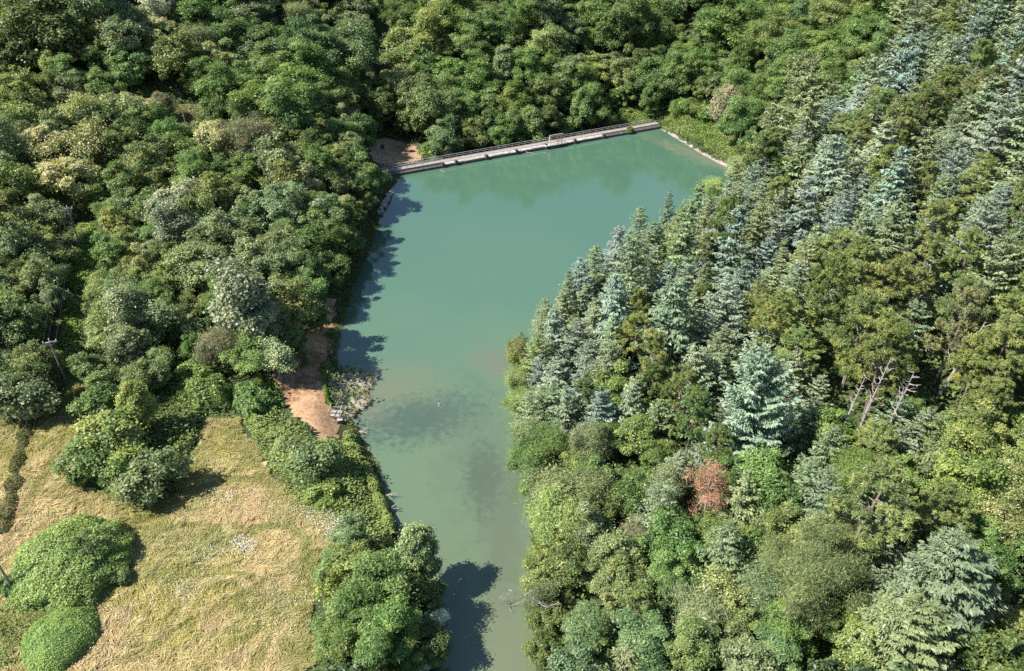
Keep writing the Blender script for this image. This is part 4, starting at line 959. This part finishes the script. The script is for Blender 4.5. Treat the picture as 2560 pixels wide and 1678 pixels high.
for u, v, lab in ((908, 1082, 'bleached dead twigs over the water below the reed bed'), (975, 1240, 'upper spray of bleached twigs leaning over the lake beside the hedge'), (980, 1277, 'lower spray of bleached twigs leaning over the lake beside the hedge')):
    rs = np.random.default_rng(u); ln = []
    for k in range(8):
        a = rs.uniform(-.9, .9); ln.append(((0, 0, .2), (math.cos(a) * rs.uniform(.8, 1.9), math.sin(a) * 1.5, rs.uniform(.1, .9)), .05))
    p = at(u - 10, v); sticks('dead_twigs', u - 10, v, .15, ln, M_DEAD, lab, 'twigs', DW)

# stone facing on the left bank near the dam
sb = MB(); rs = random.Random(2)
for k in range(70):
    t = k / 69 + rs.uniform(-.01, .01); p = at(953 + 29 * t + rs.uniform(-2, 2), 538 - 56 * t + rs.uniform(-2, 2))
    sb.box((p[0] - rs.uniform(.0, .9), p[1], rs.uniform(.1, .75)), (rs.uniform(.5, .9), rs.uniform(.4, .8), rs.uniform(.3, .55)), rs.uniform(0, 3))
tag(link('stone_facing', sb.mesh('stone_facing', M_PALE, .06)), 'strip of pale stones on the shaded left bank near the dam', 'stone bank')

vc = link('vine_clump', PROTO['b'][0][1][0], None, (*(PA + DU * s_of(1571) + DN * .4), .7), .4, (.42, .36, .6)); vc.color = (.24, .32, .09, 1)
tag(vc, 'bright green vine clump hanging over the right part of the dam', 'vine clump')
# metal post and blue drum near the dam's left end
p = ground_at(951, 413)
mp = link('metal_post', None, None, tuple(p)); tag(mp, 'thin pale metal post at the left end of the dam railing', 'post')
link('shaft', MB().tube([(0, 0, -.2), (-.15, 0, 4.6)], [.07, .05]).mesh('shaft', M_RAIL), mp); link('base_plate', MB().box((0, 0, .06), (.5, .5, .12)).mesh('base_plate', M_CONC), mp)
M_BLUE = solid('dark blue plastic', (.02, .04, .10), .5, .2, 2.0)
p = ground_at(957, 373)
dr = link('blue_drum', None, None, tuple(p)); tag(dr, 'dark blue drum standing on the reddish earth slope', 'drum')
d_ = MB(); n = 14
link('drum_body', MB().tube([(0, 0, 0), (0, 0, .35), (0, 0, .4), (0, 0, .45), (0, 0, .8), (0, 0, .85), (0, 0, 1.2)], [.5, .5, .54, .5, .5, .54, .48], 14).mesh('drum_body', M_BLUE), dr)
link('drum_lid', MB().tube([(0, 0, 1.2), (0, 0, 1.27)], .51, 14).mesh('drum_lid', M_BLUE), dr)

# ------------------------------------------------------------------ wooden landing by the track
p = ground_at(841, 1043)
ld = link('wooden_landing', None, None, tuple(p), -.08); tag(ld, 'small grey wooden landing with posts between track and reed bed', 'landing')
for k in range(6): link('deck_board', MB().box((0, -.75 + k * .3, .55), (1.7, .25, .06)).mesh('deck_board', M_WOOD if k % 3 else M_DARKC), ld)
for sx in (-.9, .9):
    for sy in (-.85, .85): link('post', MB().box((sx, sy, .75), (.12, .12, 1.9)).mesh('post', M_WOOD), ld)
    link('hand_rail', MB().box((sx, 0, 1.62), (.09, 1.6, .09)).mesh('hand_rail', M_WOOD), ld)
link('cross_beam', MB().box((0, .85, 1.3), (1.66, .08, .1)).mesh('cross_beam', M_WOOD), ld)
p = ground_at(851, 1058)
bx_ = link('wooden_crate', None, None, tuple(p), .2); tag(bx_, 'small dark crate beside the wooden landing', 'crate')
link('crate_body', MB().box((0, 0, .32), (.8, .6, .6)).mesh('crate_body', M_RUST, .02), bx_); link('crate_lid', MB().box((0, 0, .66), (.88, .68, .07)).mesh('crate_lid', M_WOOD), bx_)

# ------------------------------------------------------------------ power line
M_POLE = solid('grey pole wood', (.27, .24, .22), .9, .25, 2.0); M_INS = solid('white porcelain', (.7, .7, .68), .3, .05, 2.0); M_WIRE = solid('cable', (.07, .075, .075), .5, .1, 1.0)
poles = []
def pole(bu, bv, hgt, label):
    p = ground_at(bu, bv); poles.append((p, hgt)); return p, hgt, label
PD = [pole(34, 1478, 8.2, 'dark power pole cut by the left edge beside the bramble dome'), pole(166, 957, 8.2, 'front power pole standing at the top of the meadow'), pole(201, 614, 8.6, 'second power pole standing in the bright green clearing'), pole(408, 338, 8.4, 'far power pole whose crossarm shows among the trees')]
tops = []
for i, (p, hgt, lab) in enumerate(PD):
    q = PD[min(i + 1, 3)][0] - PD[max(i - 1, 0)][0]; rz = math.atan2(q[1], q[0]) - math.pi / 2
    e = link('power_pole', None, None, tuple(p), rz); tag(e, lab, 'power pole', 'power poles of the line on the left')
    link('pole_shaft', MB().tube([(0, 0, -.6), (0, 0, hgt)], [.17, .11], 8).mesh('pole_shaft', M_POLE), e)
    ca = link('crossarm', MB().box((0, .12, hgt - .35), (2.0, .14, .16)).tube([(0, .12, hgt - 1.0), (.7, .12, hgt - .42)], .04).tube([(0, .12, hgt - 1.0), (-.7, .12, hgt - .42)], .04).mesh('crossarm', M_RAIL), e)
    for x in (-.92, 0, .92): link('insulator', MB().tube([(x, .12, hgt - .27 + (.35 if x == 0 else 0)), (x, .12, hgt - .1 + (.35 if x == 0 else 0)), (x, .12, hgt + .05 + (.35 if x == 0 else 0))], [.06, .11, .05], 8).mesh('insulator', M_INS), ca)
    tops.append([(p[0] + x * math.cos(rz), p[1] + x * math.sin(rz), p[2] + hgt + .05 + (.35 if x == 0 else 0)) for x in (-.92, 0, .92)])
SPAN = ['between the left-edge pole and the front pole', 'between the front and second power poles', 'between the second and far power poles']
for i in range(3):
    for j, wd in enumerate(('left', 'middle', 'right')):
        a, b = np.array(tops[i][j]), np.array(tops[i + 1][j]); pts = []
        for k in range(15):
            t = k / 14; q = a + (b - a) * t; q[2] -= 4 * .9 * t * (1 - t); pts.append(tuple(q))
        tag(link('power_cable', MB().tube(pts, .012, 4).mesh('power_cable', M_WIRE)), f'{wd} cable strung {SPAN[i]}', 'cable', 'cables of the power line')

# ------------------------------------------------------------------ dead trees
def dead(u, v, label, mat=M_DEAD, rz=0.0, lay=0.0, **k):
    p = ground_at(u, v); tb = bare(u, **k)
    e = link('dead_tree', None, None, tuple(p), rz); e.rotation_euler = (lay, 0, rz)
    n4 = len(tb.V)
    # the stem is the first tube, the boughs are the rest
    st, bo = MB(), MB(); k6 = 6 * 3; st.V = tb.V[:k6]; st.F = [f for f in tb.F if max(f) < k6]
    bo.V = tb.V[k6:]; bo.F = [[i - k6 for i in f] for f in tb.F if min(f) >= k6]
    link('trunk', st.mesh('trunk', mat), e); link('branches', bo.mesh('branches', mat), e)
    return tag(e, label, 'dead tree', 'dead trees and snags')
dead(2070, 1150, 'bleached leaning snag, leftmost of three in the pale conifers', H=14, R=1.1, lean=.1, r0=.17, nb=16)
dead(2120, 1140, 'tallest bleached snag with long curved branches, middle of three', H=16, R=1.8, lean=.09, r0=.18, nb=22)
dead(2185, 1145, 'bleached bushy snag, rightmost of three in the pale conifers', H=14, R=2.6, lean=.09, r0=.17, nb=18, zb=.5)
dead(2335, 1005, 'leaning pale trunk on the right beyond the snags', H=13, R=3.0, lean=.2, r0=.26, nb=12)
dead(2212, 905, 'short white snag poking out of the dark pines', H=12, R=2.0, lean=.15, r0=.16, nb=12)
dead(2300, 660, 'thin straight dead trunk high on the pine slope', H=13, R=1.0, lean=.05, r0=.13, nb=8)
dead(282, 532, 'twisted bare snag in the left clearing beyond the second power pole', H=4.5, R=2.2, r0=.14, nb=14)
dead(466, 318, 'single bare trunk in the straw-coloured clearing', H=7.5, R=.8, r0=.13, nb=6)
dead(340, 318, 'thin grey bare tree left of the far power pole', H=7, R=2.4, r0=.1, nb=14)
dead(1830, 1330, 'thin dark bare stem right of the rust-red dead tree', H=10, R=1.2, r0=.09, nb=12)
dead(2510, 1400, 'tangle of bare grey branches near the right edge', H=3.6, R=4.2, r0=.12, nb=22, lean=.6)
dead(2540, 1480, 'second tangle of bare grey branches below the first at right edge', H=4, R=4.0, r0=.12, nb=22, lean=.5)
dead(1292, 1530, 'white forked bare limbs reaching over the lake inlet', H=2.4, R=1.6, r0=.07, nb=8, lean=-.9)
dead(1450, 1545, 'fallen pale trunk among the trees right of the inlet', H=6, R=1.5, r0=.14, nb=8, lean=-1.4)
M_TARP = solid('white sheet', (.7, .72, .78), .6, .06, 2.0)
p = ground_at(459, 197); tp = MB()
for i in range(6):
    tp.box((-.9 + i * .36, random.uniform(-.1, .1), .35 + .5 * math.sin(i * .6)), (.44, 1.5, .12), random.uniform(-.1, .1))
tag(link('white_tarp', tp.mesh('white_tarp', M_TARP, .02), None, (p[0], p[1], p[2] + .2)), 'small bluish-white tarpaulin in deep shade among the left trees', 'tarp')
